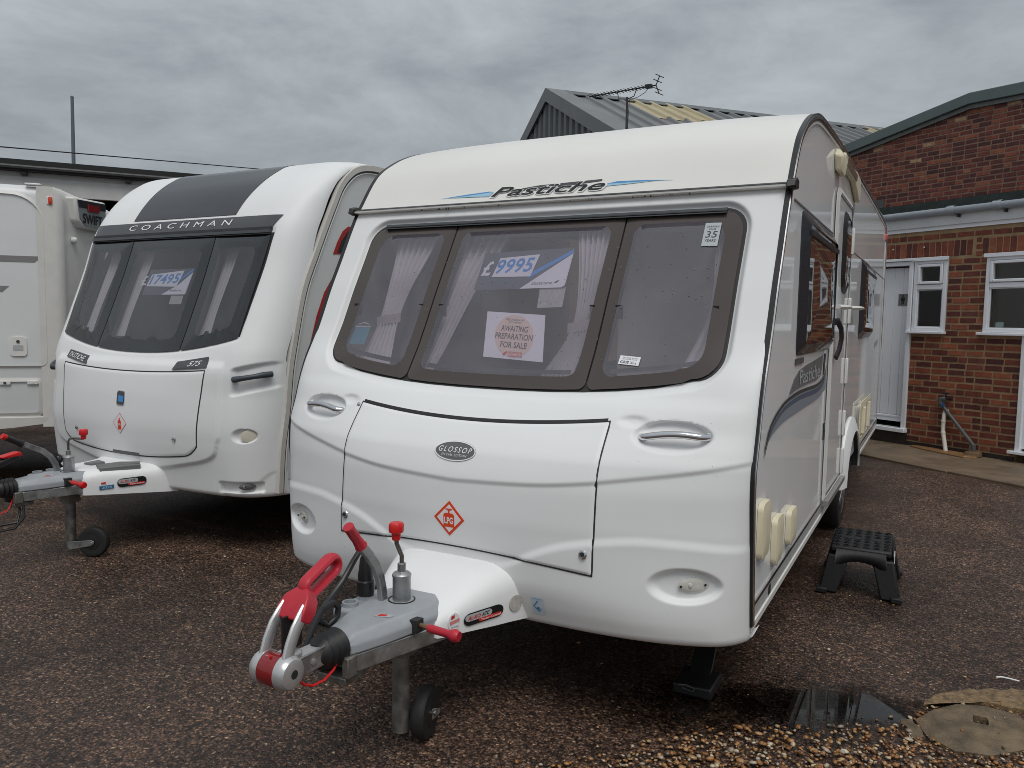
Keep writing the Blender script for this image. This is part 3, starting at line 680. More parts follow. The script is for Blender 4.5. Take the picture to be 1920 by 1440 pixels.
def towing_gear(P, style):
    """drawbar, hood, jockey wheel, brake lever, coupling; P = the caravan's Empty (local metres)"""
    hoodm = HOOD
    MB().prism([(-.065, -1.17), (.065, -1.17), (.158, -.84), (.17, -.80), (.22, -.3), (-.22, -.3), (-.17, -.80), (-.158, -.84)], lambda a, b: (a, b, .435), lambda a, b: (a, b, .497)).build('drawbar', GALV, P, bevel=.004)
    MB().box(.045, .072, -1.22, -1.17, .43, .50).box(-.072, -.045, -1.22, -1.17, .43, .50).box(-.06, .06, -1.22, -1.10, .405, .43).build('drawbar_flange', GALVD, P, bevel=.004)
    hd = MB().loft(hood_sections([(-1.192, .055, .036, .548), (-1.165, .072, .050, .566), (-1.05, .108, .080, .568), (-.90, .140, .110, .568), (-.83, .157, .125, .568), (-.76, .140, .110, .572), (-.705, .085, .065, .574)], .499)).build('hood', hoodm, P, bevel=.008, seg=3)
    MB().lathe([(.052, 0), (.052, .004), (.046, .004), (.046, 0)], (0, -.83, .5665), (0, 0, 1), 24).build('tube_opening', SEAL_GAP, hd)
    MB().box(.120, .152, -.945, -.905, .505, .552).build('handle_slot', SEAL_GAP, hd)
    MB().prism([(.02, -1.02), (.075, -1.0), (.075, -.975), (.02, -.99)], lambda a, b: (a, b, .5705), lambda a, b: (a, b, .5690)).build('badge', GREYPR, hd)
    MB().prism([(.028, -1.012), (.055, -1.0), (.055, -.985), (.028, -.995)], lambda a, b: (a, b, .5715), lambda a, b: (a, b, .5705)).build('badge_print', REDPR, hd)
    # side tray with plug parking sockets
    tr = MB().loft([[(-.19, y, .50), (-.19, y, .555), (-.09, y, .56), (-.09, y, .50)] for y in (-1.0, -.76)]).build('plug_tray', hoodm, P, bevel=.012)
    for y in (-.955, -.865): MB().lathe([(.030, .0), (.030, .016), (.022, .016), (.022, 0)], (-.142, y, .556), (0, 0, 1), 18).build('parking_socket', hoodm, tr)
    # jockey wheel
    MB().lathe([(.034, .47), (.034, .655), (.036, .658), (.036, .665), (.030, .672), (.016, .678), (.016, .706), (.010, .710)], (0, -.83, 0), (0, 0, 1), 20).build('jockey_outer_tube', GALV, P)
    MB().lathe([(.033, .06), (.033, .47)], (0, -.83, 0), (0, 0, 1), 18).build('jockey_inner_tube', GALVD, P)
    ck = MB(); kp = [(0, -.83, .69), (0, -.83, .735), (0, -.845, .76), (0, -.862, .79), (0, -.865, .815)] if style == 'main' else [(0, -.83, .69), (0, -.83, .765), (.012, -.826, .785), (.035, -.815, .79), (.115, -.80, .79), (.12, -.80, .80)]
    MB().tube(kp, .0085, 10).build('crank', mat('worn_steel', (.24, .23, .21), .35, .9), P)
    kx, ky, kz = kp[-1]
    MB().lathe([(.016, -.012), (.018, .012), (.018, .016), (.028, .018), (.029, .030), (.029, .046), (.024, .055)], (kx, ky, kz + .0), (0, 0, 1), 8).build('crank_knob', REDB, P, bevel=.003)
    MB().box(-.05, .05, -.875, -.785, .36, .435).build('jockey_clamp', GALVD, P, bevel=.006)
    MB().tube([(.06, -.92, .535), (.16, -.925, .532), (.20, -.93, .530)], .0085, 8).build('clamp_rod', mat('rusty_rod', (.22, .12, .07), .6, .4), P)
    MB().lathe([(.013, 0), (.015, .01), (.014, .085), (.021, .10), (.024, .112), (.018, .128)], (.19, -.93, .531), (1, 0, -.04), 14).build('clamp_handle', RED if style == 'main' else REDB, P)
    # castor: fork and wheel
    if style == 'main': ax, wc = Vector((1, .25, 0)).normalized(), Vector((.045, -.735, .10))
    else: ax, wc = Vector((.55, -1, 0)).normalized(), Vector((.155, -.77, .10))
    perp = Vector((ax.y, -ax.x, 0))
    wl = MB().lathe([(.020, -.030), (.062, -.028), (.078, -.030), (.092, -.027), (.099, -.018), (.1005, -.006), (.1005, .006), (.099, .018), (.092, .027), (.078, .030), (.062, .028), (.020, .030)], wc, ax, 32).build('jockey_wheel', TYRE, P)
    MB().lathe([(.012, -.034), (.05, -.030), (.05, .030), (.012, .034)], wc, ax, 20).build('wheel_hub', BLACKP, wl)
    for q in (-1, 1):
        a = Vector((0, -.83, .075)) + ax * (.036 * q); b = wc + ax * (.040 * q)
        d = b - a; up = Vector((0, 0, .020)); th = ax * (.003)
        MB().loft([[a + up * 1.2 - th, a + up * 1.2 + th, a - up * 1.5 + th, a - up * 1.5 - th], [b + up - th, b + up + th, b - up + th, b - up - th], [b + d.normalized() * .022 + up * .4 - th, b + d.normalized() * .022 + up * .4 + th, b + d.normalized() * .022 - up * .4 + th, b + d.normalized() * .022 - up * .4 - th]]).build('castor_fork', GALV if style != 'main' else GALVD, P, bevel=.002)
    MB().lathe([(.009, -.046), (.009, .046)], wc, ax, 10).build('axle_bolt', ALU, P)
    # parking brake lever
    x = -.06 if style == 'main' else -.07
    if style == 'main': lp = [(-.865, .56), (-.872, .61), (-.885, .66), (-.91, .71), (-.955, .765), (-1.0, .81)]; g0, g1 = (-.99, .80), (-1.062, .888)
    else: lp = [(-.86, .56), (-.88, .62), (-.91, .67), (-.96, .715), (-1.04, .755), (-1.10, .785)]; g0, g1 = (-1.085, .775), (-1.21, .845)
    MB().tube([(x, a, b) for a, b in lp], .02, 4, flat=(.011, .017)).build('brake_lever', GALV, P, bevel=.003)
    gd = Vector((0, g1[0] - g0[0], g1[1] - g0[1])).normalized()
    MB().lathe([(.017, 0), (.024, .004), (.021, .012), (.0195, .03), (.018, .045), (.019, .06), (.0185, .10), (.021, .113), (.019, .117)], (x, *g0), gd, 14).build('brake_grip', RED if style == 'main' else BLACKP, P)
    if style != 'main': MB().lathe([(.016, .10), (.0195, .118), (.018, .14)], (x, *g0), gd, 12).build('release_button', REDB, P)
    # coupling
    MB().tube([(0, -1.15, .525), (0, -1.42, .54)], .03, 4, flat=(.029, .027)).build('coupling_shaft', SILVER, P, bevel=.006)
    MB().lathe([(.050, .0), (.064, .012), (.050, .026), (.062, .038), (.048, .052), (.060, .064), (.046, .078), (.056, .090), (.042, .105), (.036, .12)], (0, -1.185, .522), (0, -1, .05), 26).build('rubber_bellows', BLACK, P)
    if style == 'main':
        hd2 = SILVER
        for q in (-1, 1):
            MB().lathe([(.012, .074), (.030, .074), (.044, .070), (.051, .060), (.053, .046), (.053, .033)], (0, -1.465, .548), (q, 0, 0), 28).build('friction_boss', hd2, P)
            MB().lathe([(.014, .0745), (.014, .070)], (0, -1.465, .548), (q, 0, 0), 12).build('boss_bolt', SEAL_GAP, P)
            MB().tube([(.046 * q, -1.468, .585), (.046 * q, -1.452, .63), (.045 * q, -1.428, .672), (.043 * q, -1.402, .70), (.041 * q, -1.38, .72)], .02, 12, flat=(.012, .022)).build('stabiliser_arm', hd2, P)
        MB().lathe([(.049, -.033), (.0505, -.028), (.0505, .028), (.049, .033)], (0, -1.468, .548), (1, 0, 0), 28).build('bumper_band', REDLENS, P)
        MB().box(-.032, .032, -1.46, -1.38, .505, .59).build('coupling_head', hd2, P, bevel=.012)
        MB().box(.026, .034, -1.40, -1.28, .50, .565).build('coupling_latch', GALV, P, bevel=.004)
        MB().lathe([(.012, 0), (.012, .006), (.006, .008)], (.033, -1.34, .53), (1, 0, 0), 8).build('latch_bolt', GALV, P)
        cp = MB().loft([[(-.057, -1.422, .692), (.057, -1.422, .692), (.057, -1.380, .668), (-.057, -1.380, .668)], [(-.057, -1.405, .722), (.057, -1.405, .722), (.057, -1.352, .694), (-.057, -1.352, .694)], [(-.048, -1.378, .752), (.048, -1.378, .752), (.048, -1.332, .722), (-.048, -1.332, .722)], [(-.020, -1.350, .772), (.020, -1.350, .772), (.020, -1.312, .742), (-.020, -1.312, .742)]]).build('stabiliser_cap', RED, P, bevel=.006, seg=3)
        lp_ = racetrack(-1.318, .762, -1.220, .804, .028, 10)
        rg = MB(); rings = []
        M_ = len(lp_)
        for i, p in enumerate(lp_):
            t_ = (lp_[(i + 1) % M_] - lp_[i - 1]).normalized(); sd_ = Vector((1, 0, 0)); bn = t_.cross(sd_)
            rings.append([p + sd_ * (math.cos(2 * math.pi * k / 10) * .023) + bn * (math.sin(2 * math.pi * k / 10) * .0145) for k in range(10)])
        rings.append(rings[0]); rg.loft(rings, True, False, False).build('stabiliser_handle', RED, P)
        MB().box(-.004, .004, -1.44, -1.36, .59, .70).build('spring_plate', BLACKP, P)
        MB().tube([(.0, -1.493, .60), (.0, -1.45, .575), (.045, -1.43, .52), (.05, -1.40, .485), (.05, -1.36, .465), (.05, -1.31, .462), (.045, -1.26, .475), (.02, -1.20, .49)], .0045, 8).build('breakaway_cable', REDB, P)
    else:
        MB().lathe([(.03, -.07), (.052, -.06), (.055, .06), (.03, .07)], (0, -1.46, .54), (1, 0, 0), 24).build('coupling_head', BLACKP, P)
        MB().loft([[(-.045, -1.46, .60), (.045, -1.46, .60), (.045, -1.42, .575), (-.045, -1.42, .575)], [(-.042, -1.33, .69), (.042, -1.33, .69), (.042, -1.30, .655), (-.042, -1.30, .655)], [(-.03, -1.17, .735), (.03, -1.17, .735), (.03, -1.15, .705), (-.03, -1.15, .705)]]).build('stabiliser_handle', BLACKP, P, bevel=.008)
        MB().loft([[(-.033, -1.27, .727), (.033, -1.27, .727), (.033, -1.26, .715), (-.033, -1.26, .715)], [(-.033, -1.155, .747), (.033, -1.155, .747), (.033, -1.14, .722), (-.033, -1.14, .722)]]).build('handle_insert', REDB, P, bevel=.004)
        MB().box(.03, .047, -1.44, -1.33, .61, .65).build('stabiliser_badge', REDPR, P)
        MB().tube([(.02, -1.18, .50), (.05, -1.16, .42), (.07, -1.17, .34), (.06, -1.22, .28), (.02, -1.30, .27), (-.03, -1.36, .32), (-.05, -1.38, .40), (-.03, -1.34, .47)], .009, 8).build('electric_cable', BLACKP, P)
        MB().tube([(-.02, -1.18, .5), (.03, -1.17, .38), (.05, -1.20, .31), (0, -1.30, .30), (-.04, -1.37, .38)], .009, 8).build('electric_cable', BLACKP, P)
        MB().tube([(.02, -1.2, .47), (.05, -1.25, .40), (.02, -1.33, .36), (-.02, -1.40, .42), (0, -1.43, .5)], .0045, 8).build('breakaway_cable', REDB, P)
    if style == 'main':
        MB().lathe([(.030, .0), (.033, .01), (.033, .055), (.029, .06), (.030, .075), (.026, .10), (.022, .14), (.014, .16)], (-.142, -.865, .57), (0, 0, 1), 18).build('road_plug', BLACKP, P)
        MB().tube([(-.135, -.875, .745), (-.14, -.90, .752), (-.145, -.93, .72), (-.155, -.98, .655), (-.15, -1.066, .605), (-.14, -1.118, .583), (-.12, -1.146, .563), (-.095, -1.125, .55), (-.085, -1.09, .575), (-.085, -1.085, .605), (-.09, -1.107, .625), (-.095, -1.158, .616), (-.09, -1.211, .57), (-.07, -1.26, .53), (-.055, -1.25, .49)], .0115, 10).build('electric_cable', BLACKP, P)

def alko_badge(P, at):
    """pill-shaped printed badge; at(u,v,off) with u along 0..1, v 0..1"""
    ar = .33
    pill = lambda a, b, c, d, r, o: [at(u, v, o) for u, v in [(a + (p - a), q) for p, q in rrect(a, b, c, d, r, 6)]]
    def pillmb(a, b, c, d, o, m, nm, par):
        pts = []
        r = (d - c) / 2
        for u, v in rrect(0, (b - a) / ar, 0, d - c, r * .98, 7): pts.append((a + u * ar, c + v))
        mb = MB(); mb.prism(pts, lambda u, v: at(u, v, o), lambda u, v: at(u, v, o - .0015)); return mb.build(nm, m, par, sm=False)
    base = pillmb(0, 1, 0, 1, .003, BLACKPR, 'trailer_control_badge', P)
    pillmb(.03, .70, .36, .90, .004, GREYPR, 'badge_field', base)
    pillmb(.36, .95, .10, .38, .0045, REDPR, 'badge_field', base)
    text_on('lettering', 'AL-KO', (.08, .40, .48, .78), lambda u, v: at(u, v, .0055), REDPR, base, shear=.25, bold=.02)
    text_on('lettering', 'ATC', (.43, .63, .48, .80), lambda u, v: at(u, v, .0055), BLACKPR, base, shear=.3, bold=.02)
    text_on('lettering', 'Trailer-Control', (.41, .91, .16, .33), lambda u, v: at(u, v, .006), WHITEPR, base, shear=.2, bold=.01)
    return base

def lpg_sign(P, fn, cx, cz, r, edge_m, style):
    dia = lambda q: [(cx - q, cz), (cx, cz - q), (cx + q, cz), (cx, cz + q)]
    b = patch(dens(dia(r), .02), lambda u, v, o: fn(u, v, .0015 + o), .001, 3).build('gas_warning_sign', edge_m, P, sm=False)
    patch(dens(dia(r * (.80 if style == 'main' else .93)), .02), lambda u, v, o: fn(u, v, .0025 + o), .0008, 3).build('sign_field', mat('sign_white', (.78, .74, .76), .4), b, sm=False)
    if style == 'main':
        bt = rrect(cx - .026, cx + .026, cz - .036, cz + .022, [.012, .012, .004, .004], 4)
        patch(bt, lambda u, v, o: fn(u, v, .0032 + o), .0006, 2).build('bottle_symbol', ORANGE, b, sm=False)
        MB().prism([(cx - .004, cz + .022), (cx + .004, cz + .022), (cx + .004, cz + .034), (cx + .016, cz + .037), (cx + .016, cz + .041), (cx - .016, cz + .041), (cx - .016, cz + .037), (cx - .004, cz + .034)], lambda u, v: fn(u, v, .0035), lambda u, v: fn(u, v, .003)).build('valve_symbol', ORANGE, b, sm=False)
        text_on('lettering', 'LPG', (cx - .021, cx + .021, cz - .022, cz + .006), lambda u, v: fn(u, v, .0042), WHITEPR, b, bold=.03)
    else:
        bt = rrect(cx - .018, cx + .018, cz - .045, cz + .022, [.014, .014, .004, .004], 4)
        patch(bt, lambda u, v, o: fn(u, v, .0032 + o), .0006, 2).build('bottle_symbol', ORANGE, b, sm=False)
        patch(rrect(cx - .006, cx + .006, cz + .02, cz + .038, .003, 3), lambda u, v, o: fn(u, v, .0034 + o), .0006, 2).build('valve_symbol', ORANGE, b, sm=False)
        text_on('lettering', 'LPG', (cx - .014, cx + .014, cz - .016, cz - .001), lambda u, v: fn(u, v, .0042), WHITEPR, b, bold=.02)

def curtain(name, pts, zt, zb, fn, label, pleat=9, amp=.016, tie=None, group=None):
    """hanging pleated curtain; pts: x of its left/right edge at top, tie height and bottom -> list of (z, xl, xr)"""
    zs = np.linspace(zt, zb, 26); P_ = np.zeros((26, pleat * 8 + 1, 3)); zz = [p[0] for p in pts][::-1]
    xl = pchip(zz, [p[1] for p in pts][::-1]); xr = pchip(zz, [p[2] for p in pts][::-1])
    for j, z in enumerate(zs):
        for i in range(P_.shape[1]):
            t_ = i / (P_.shape[1] - 1); x = float(xl(z)) * (1 - t_) + float(xr(z)) * t_
            P_[j, i] = (x, fn(x, z) + amp * math.sin(t_ * pleat * 2 * math.pi + .8 * math.sin(z * 3)), z)
    o = MB().grid(P_).build(name, CURT, sm=True, ang=80)
    return tag(o, label, 'curtain', group)
# ================================================================ main caravan: local frame = world frame (front towards -Y, right side at +X)
HWID = 1.14
edgeA = pchip([.3, .42, .55, .71, .85, 1.0, 1.07, 1.13, 1.2, 1.3, 1.4, 1.5, 1.6, 1.77, 1.92, 2.06, 2.19, 2.3], [-.125, -.14, -.165, -.19, -.21, -.228, -.226, -.21, -.185, -.155, -.115, -.06, -.01, .07, .15, .222, .294, .36])
bowA = pchip([.3, .42, .5, .6, .7, .8, .95, 1.08, 1.21, 1.28, 1.34, 1.45, 1.6, 1.8, 2.0, 2.19, 2.3], [.26, .28, .30, .315, .315, .31, .28, .235, .17, .12, .075, .05, .038, .022, .01, 0, 0])
expA = pchip([.3, .42, .6, .8, 1.2, 1.3, 2.3], [4.5, 4.5, 3, 2.3, 2.3, 3, 3])
rimA = pchip([.3, .42, .8, .96, 1.12, 1.36, 1.6, 2.3], [.10, .10, .075, .05, .038, .028, 0, 0])     # the skin rolls back to the side trim
def FA(x, z):
    ax = np.abs(np.asarray(x)); g = rimA(z); t = np.clip((ax - 1.02) / .12, 0, 1)
    return edgeA(z) - g - (bowA(z) - g) * (1 - (ax / HWID) ** expA(z)) + g * (1 - np.sqrt(np.maximum(1 - t ** 2.2, 0)))
c1A = pchip([0, .36, .57, .76, .94, 1.14], [.972, .988, 1.01, 1.04, 1.07, 1.112])
c2A = pchip([0, .25, .37, .49, .63, .8, .95, 1.14], [.60, .645, .705, .752, .781, .797, .793, .780])
def feat(x, z):
    """moulded features, + = into the body"""
    ax = np.abs(x)
    d = .0095 * smooth(.006, -.018, z - c1A(ax)) * smooth(-.014, .026, z - c2A(ax))
    # between the creases the panel is scooped a little
    mid = (c1A(ax) + c2A(ax)) / 2; half = np.maximum((c1A(ax) - c2A(ax)) / 2, .01)
    d = d + .003 * np.clip(1 - ((z - mid) / half) ** 2, 0, 1)
    # handle pockets and lamp pockets
    def bowl(cx, cz, a, b, depth, sharp=2.2):
        r = np.sqrt(((ax - cx) / a) ** 2 + ((z - cz) / b) ** 2); return depth * (1 - smooth(.74, 1.01, r))
    d = d + bowl(.855, 1.19, .152, .060, .034) + bowl(.94, .645, .132, .069, .030)
    # soft flute above the hatch corners
    d = d + .012 * (1 - smooth(.2, 1, np.sqrt(((ax - .70) / .075) ** 2 + ((z - 1.235) / .028) ** 2)))
    return d
def winbot(x): return 1.322 + .075 * np.abs(np.asarray(x) / .94) ** 2.6
def win_sdf(x, z, grow=0.0):
    """signed distance-ish to the window recess outline"""
    hz0 = winbot(x); top = 2.112; cz = (hz0 + top) / 2; hh = (top - hz0) / 2 + grow; hw = .985 + grow; r = .10 + grow
    qx = np.abs(x) - (hw - r); qz = np.abs(z - cz) - (hh - r)
    return np.sqrt(np.maximum(qx, 0) ** 2 + np.maximum(qz, 0) ** 2) + np.minimum(np.maximum(qx, qz), 0) - r
def FAf(x, z):
    return FA(x, z) + feat(x, z) + .030 * smooth(.034, .004, win_sdf(x, z))
def onA(u, v, off=0): return (u, float(FAf(u, v)) - off, v)
def onAb(u, v, off=0): return (u, float(FA(u, v)) - off, v)

car = thing('caravan', (0, 0, 0), 'large white caravan in front with wide smoked window, priced 9995 pounds', 'caravan', group='parked caravans')
# front panel
t_ = np.linspace(-1, 1, 401); xg = HWID * np.sign(t_) * np.abs(t_) ** .93
zr = np.concatenate([np.linspace(.437, 2.188, 312)])
X_, Z_ = np.meshgrid(xg, zr); Y_ = FAf(X_, Z_)
low = []
for z, dy in ((.40, .20), (.397, .10), (.399, .062), (.405, .032), (.414, .015), (.425, .005)):
    low.append(np.stack([xg, FAf(xg, np.full_like(xg, .437)) + dy, np.full_like(xg, z)], -1))
P_ = np.concatenate([np.stack(low), np.stack([X_, Y_, Z_], -1)])
sd = win_sdf(P_[..., 0], P_[..., 2])
nv, nu, _ = P_.shape; keep = sd > -.024
mb = MB(); mb.v = [tuple(p) for p in P_.reshape(-1, 3).tolist()]
for j in range(nv - 1):
    for i in range(nu - 1):
        if keep[j, i] and keep[j, i + 1] and keep[j + 1, i] and keep[j + 1, i + 1]:
            mb.f.append((j * nu + i, j * nu + i + 1, (j + 1) * nu + i + 1, (j + 1) * nu + i))
mb.build('front_panel', WHITE, car, ang=60)

# roof cap and roof: profile swept across
prof = [(.294, 2.190), (.34, 2.255), (.385, 2.32), (.425, 2.372), (.47, 2.420), (.53, 2.465), (.59, 2.50), (.67, 2.542), (.76, 2.580), (.84, 2.608), (.92, 2.630), (1.0, 2.648), (1.09, 2.661), (1.25, 2.674), (1.42, 2.683), (2.0, 2.708), (2.66, 2.728), (3.6, 2.745), (4.55, 2.757), (5.6, 2.764), (6.45, 2.765), (6.62, 2.755), (6.74, 2.72), (6.82, 2.66), (6.86, 2.55), (6.90, 1.8), (6.92, .6)]
pt = np.linspace(0, 1, len(prof)); fy, fz = pchip(pt, [p[0] for p in prof]), pchip(pt, [p[1] for p in prof])
tt = np.linspace(0, 1, 130); xs_ = np.linspace(-HWID, HWID, 41)
PY, PZ = fy(tt), fz(tt)
crown = .022 * (1 - (xs_ / HWID) ** 4)
R_ = np.zeros((130, 41, 3)); R_[..., 0] = xs_[None]; R_[..., 1] = PY[:, None]
R_[..., 2] = PZ[:, None] + crown[None] * smooth(0, .25, tt)[:, None] * smooth(.97, .85, tt)[:, None]
mb = MB(); mb.v = [tuple(p) for p in R_.reshape(-1, 3).tolist()]     # opening for a rooflight added to brighten the interior
for j in range(129):
    for i in range(40):
        if 1.55 < R_[j, i, 1] and R_[j + 1, i, 1] < 2.6 and abs(R_[j, i, 0] + .03) < .44 and R_[j, i, 2] > 2.5: continue
        mb.f.append((j * 41 + i, j * 41 + i + 1, (j + 1) * 41 + i + 1, (j + 1) * 41 + i))
mb.build('roof', ROOFW, car, ang=50)
MB().box(-.50, .46, 1.5, 1.56, 2.66, 2.76).box(-.50, .46, 2.62, 2.68, 2.66, 2.76).box(-.50, -.44, 1.56, 2.62, 2.66, 2.76).box(.40, .46, 1.56, 2.62, 2.66, 2.76).build('added_rooflight_frame', TRIMW, car, bevel=.01)  # unseen rooflight, added to let daylight into the cabin
MB().grid(np.array([[(x, y, 2.755 + .03 * (1 - (x / .5) ** 2) * (1 - ((y - 2.09) / .6) ** 2)) for x in np.linspace(-.46, .42, 9)] for y in np.linspace(1.54, 2.64, 9)])).build('added_rooflight_dome', glass('added_clear_rooflight', (.85, .86, .88), .05), car)
def onRoof(u, v, off=0):
    """v = height on the cap just above the rail"""
    y = np.interp(v, [p[1] for p in prof[:10]], [p[0] for p in prof[:10]]); return (u, float(y) - off, v + off * .5)
# outline of the side: bottom-front to rear
zz = np.linspace(.46, 2.188, 46)
outline = [(float(edgeA(z)), float(z)) for z in zz] + [(float(a), float(b)) for a, b in zip(PY[1:], PZ[1:]) if b > 1.2]
def side_sheet(x, name, m, inset=.004):
    rows = []; cap = [(a, b) for a, b in zip(PY, PZ)]
    fr = lambda z: float(edgeA(z)) if z < 2.188 else float(np.interp(z, [p[1] for p in prof[:13]], [p[0] for p in prof[:13]]))
    rz = lambda z: 6.90 if z < 2.55 else float(np.interp(z, [2.55, 2.66, 2.72], [6.86, 6.82, 6.74]))
    zs = list(np.linspace(.545, 2.18, 36)) + list(np.linspace(2.19, 2.655, 26))
    G_ = np.zeros((len(zs), 25, 3))
    for j, z in enumerate(zs):
        G_[j, :, 0] = x; G_[j, :, 1] = np.linspace(fr(z) + inset, rz(z), 25); G_[j, :, 2] = z
    mb = MB().grid(G_)
    ys_ = np.linspace(fr(2.655) + inset, 6.80, 40); T_ = np.zeros((2, 40, 3)); T_[..., 0] = x; T_[..., 1] = ys_[None]; T_[0, :, 2] = 2.655; T_[1, :, 2] = np.maximum(fz(np.interp(ys_, PY[:110], tt[:110])) - (inset - .004), 2.6551)
    return mb.grid(T_).build(name, m, car, sm=False)
side_sheet(HWID - .001, 'side_panel', SIDE); side_sheet(-HWID + .001, 'side_panel', SIDE)
# edge trim: black / bright / black bands that follow the outline on both sides
def band(x0, x1, i0, i1, name, m, pts=outline):
    n = len(pts); mb = MB(); rings = []
    for i, (a, b) in enumerate(pts):
        p, q = pts[max(i - 1, 0)], pts[min(i + 1, n - 1)]; tx, tz = q[0] - p[0], q[1] - p[1]; l_ = math.hypot(tx, tz); nx, nz = tz / l_, -tx / l_   # inward
        A, B = (a + nx * i0, b + nz * i0), (a + nx * i1, b + nz * i1)
        rings.append([(x0, *A), (x1, *A), (x1, *B), (x0, *B)])
    return mb.loft(rings).build(name, m, car, ang=50)
for q in (1, -1):
    band(q * 1.128, q * 1.150, -.002, .007, 'edge_trim', BLACKP)
    band(q * 1.138, q * 1.154, .007, .024, 'edge_rail', ALU)
    band(q * 1.138, q * 1.149, .024, .033, 'edge_trim', BLACKP)
    band(q * 1.136, q * 1.146, .033, .048, 'edge_trim', TRIMW)
# drip rail across the seam with black end clips
sr = MB().loft([[(x, .262, 2.186), (x, .262, 2.199), (x, .300, 2.203), (x, .300, 2.182)] for x in np.linspace(-1.15, 1.15, 12)]).build('drip_rail', TRIMW, car, bevel=.003)
MB().loft([[(x, .2605, 2.199), (x, .272, 2.207), (x, .30, 2.209), (x, .30, 2.199)] for x in (-1.15, 1.15)]).build('rail_insert', BLACKP, sr)
for q in (-1, 1): MB().prism([(.24, 2.18), (.275, 2.172), (.33, 2.178), (.335, 2.212), (.29, 2.222), (.25, 2.21)], lambda y, z: (q * 1.135, y, z), lambda y, z: (q * 1.172, y + .01, z + .006)).build('rail_end_clip', BLACKP, sr, bevel=.004)
# floor, rear, skirts
MB().box(-1.12, 1.12, .02, 6.88, .425, .455).build('floor', UNDER, car)
MB().box(-1.13, 1.13, 6.90, 6.95, .46, 2.6).build('rear_panel', WHITE, car, bevel=.03)
for q in (1, -1):
    for a, b in ((-.135, 2.98), (4.22, 6.9)):
        sk = MB().loft([[(q * 1.137, y, .465), (q * 1.141, y, .47), (q * 1.143, y, .525), (q * 1.13, y, .545), (q * 1.11, y, .545), (q * 1.11, y, .465)] for y in (a, b)]).build('skirt', mat('grey_skirt', (.50, .50, .50), .3, var=.06), car)
        MB().box(min(q * 1.100, q * 1.146), max(q * 1.100, q * 1.146), a, b, .432, .4645).build('skirt_edge', TRIMW, sk, bevel=.004)
        MB().box(min(q * 1.12, q * 1.1455), max(q * 1.12, q * 1.1455), a, b, .5275, .540).build('skirt_seal', BLACKP, sk)
        MB().box(min(q * 1.12, q * 1.148), max(q * 1.12, q * 1.148), a, b, .5405, .549).build('skirt_rail', ALU, sk)
MB().box(1.138, 1.146, .21, .245, .478, .518).build('jacking_slot', SEAL_GAP, car)

# locker hatch, proud of the panel, over a black strip that draws the shaded gap
htop = lambda x: 1.196 + .036 * (x / .616) ** 2
hbot = lambda x: .692 - .037 * (x / .62) ** 2
def hat_pt(s, t): x = s * .610; return x, float(hbot(x)) * (1 - t) + float(htop(x)) * t
hl = [hat_pt(s, 0) for s in np.linspace(-1, 1, 41)] + [hat_pt(1, t) for t in np.linspace(0, 1, 25)[1:]] + [hat_pt(s, 1) for s in np.linspace(1, -1, 41)[1:]] + [hat_pt(-1, t) for t in np.linspace(1, 0, 25)[1:-1]]
def grow(poly, cx, cz, g):
    o = []
    n = len(poly)
    for i in range(n):
        a, b = poly[i - 1], poly[(i + 1) % n]; tx, tz = b[0] - a[0], b[1] - a[1]; l_ = math.hypot(tx, tz) or 1
        o.append((poly[i][0] + tz / l_ * g, poly[i][1] - tx / l_ * g))
    return o
gapo = ring(grow(hl, 0, 0, .004), grow(hl, 0, 0, -.012), lambda u, v, o: onA(u, v, .0025 + o), .004).build('hatch_gap_shade', SEAL_GAP, car)
S_, T_ = np.meshgrid(np.linspace(-1, 1, 181), np.linspace(0, 1, 121))
xh = S_ * .610; zh = (.692 - .037 * (xh / .62) ** 2) * (1 - T_) + (1.196 + .036 * (xh / .616) ** 2) * T_
ed = np.minimum(np.minimum(1 - np.abs(S_), T_ * .9), (1 - T_) * .9); lift = .0075 - .006 * (1 - smooth(0, .02, ed))
hy = FAf(xh, zh) - lift
hatch = MB().grid(np.stack([xh, hy, zh], -1)).build('locker_hatch', WHITE, car, ang=60)
onH = lambda u, v, off=0: (u, float(FAf(u, v)) - .0075 - off, v)
for q in (-1, 1):
    lk = MB().lathe([(.017, 0), (.0175, .004), (.014, .008), (.010, .0085), (.010, .006)], onH(q * .577, .738), (0, -1, .15), 20).build('hatch_lock', CHROME, hatch)
    MB().lathe([(.009, .0), (.009, .0072)], onH(q * .577, .738), (0, -1, .15), 12).build('keyhole', SEAL_GAP, lk)
MB().lathe([(.010, 0), (.010, .004), (.006, .006)], onA(-.628, 1.218), (0, -1, .2), 12).build('hinge_screw', ALU, hatch)
MB().loft([[onH(x, float(htop(x)) + .001, -.004), onH(x, float(htop(x)) + .012, -.002), onH(x, float(htop(x)) + .012, -.01), onH(x, float(htop(x)) + .001, -.012)] for x in np.linspace(-.6, .6, 30)]).build('hatch_hinge', SEAL_GAP, hatch)
# oval edition badge
bd = patch(ell(0, 1.08, .098, .038, 40), lambda u, v, o: onH(u, v, .003 + o), .003, 3).build('edition_badge', GREYM, hatch)
ring(ell(0, 1.08, .098, .038, 40), ell(0, 1.08, .094, .0345, 40), lambda u, v, o: onH(u, v, .0045 + o), .0015).build('badge_rim', WHITEPR, bd)
text_on('lettering', 'GLOSSOP', (-.079, .079, 1.075, 1.096), lambda u, v: onH(u, v, .0045), WHITEPR, bd, shear=.2, bold=.005, space=1.35)
text_on('lettering', 'SPECIAL EDITION', (-.060, .060, 1.060, 1.069), lambda u, v: onH(u, v, .0045), WHITEPR, bd, shear=.1, space=1.2)
lpg_sign(hatch, onH, 0, .807, .073, ORANGE, 'main')
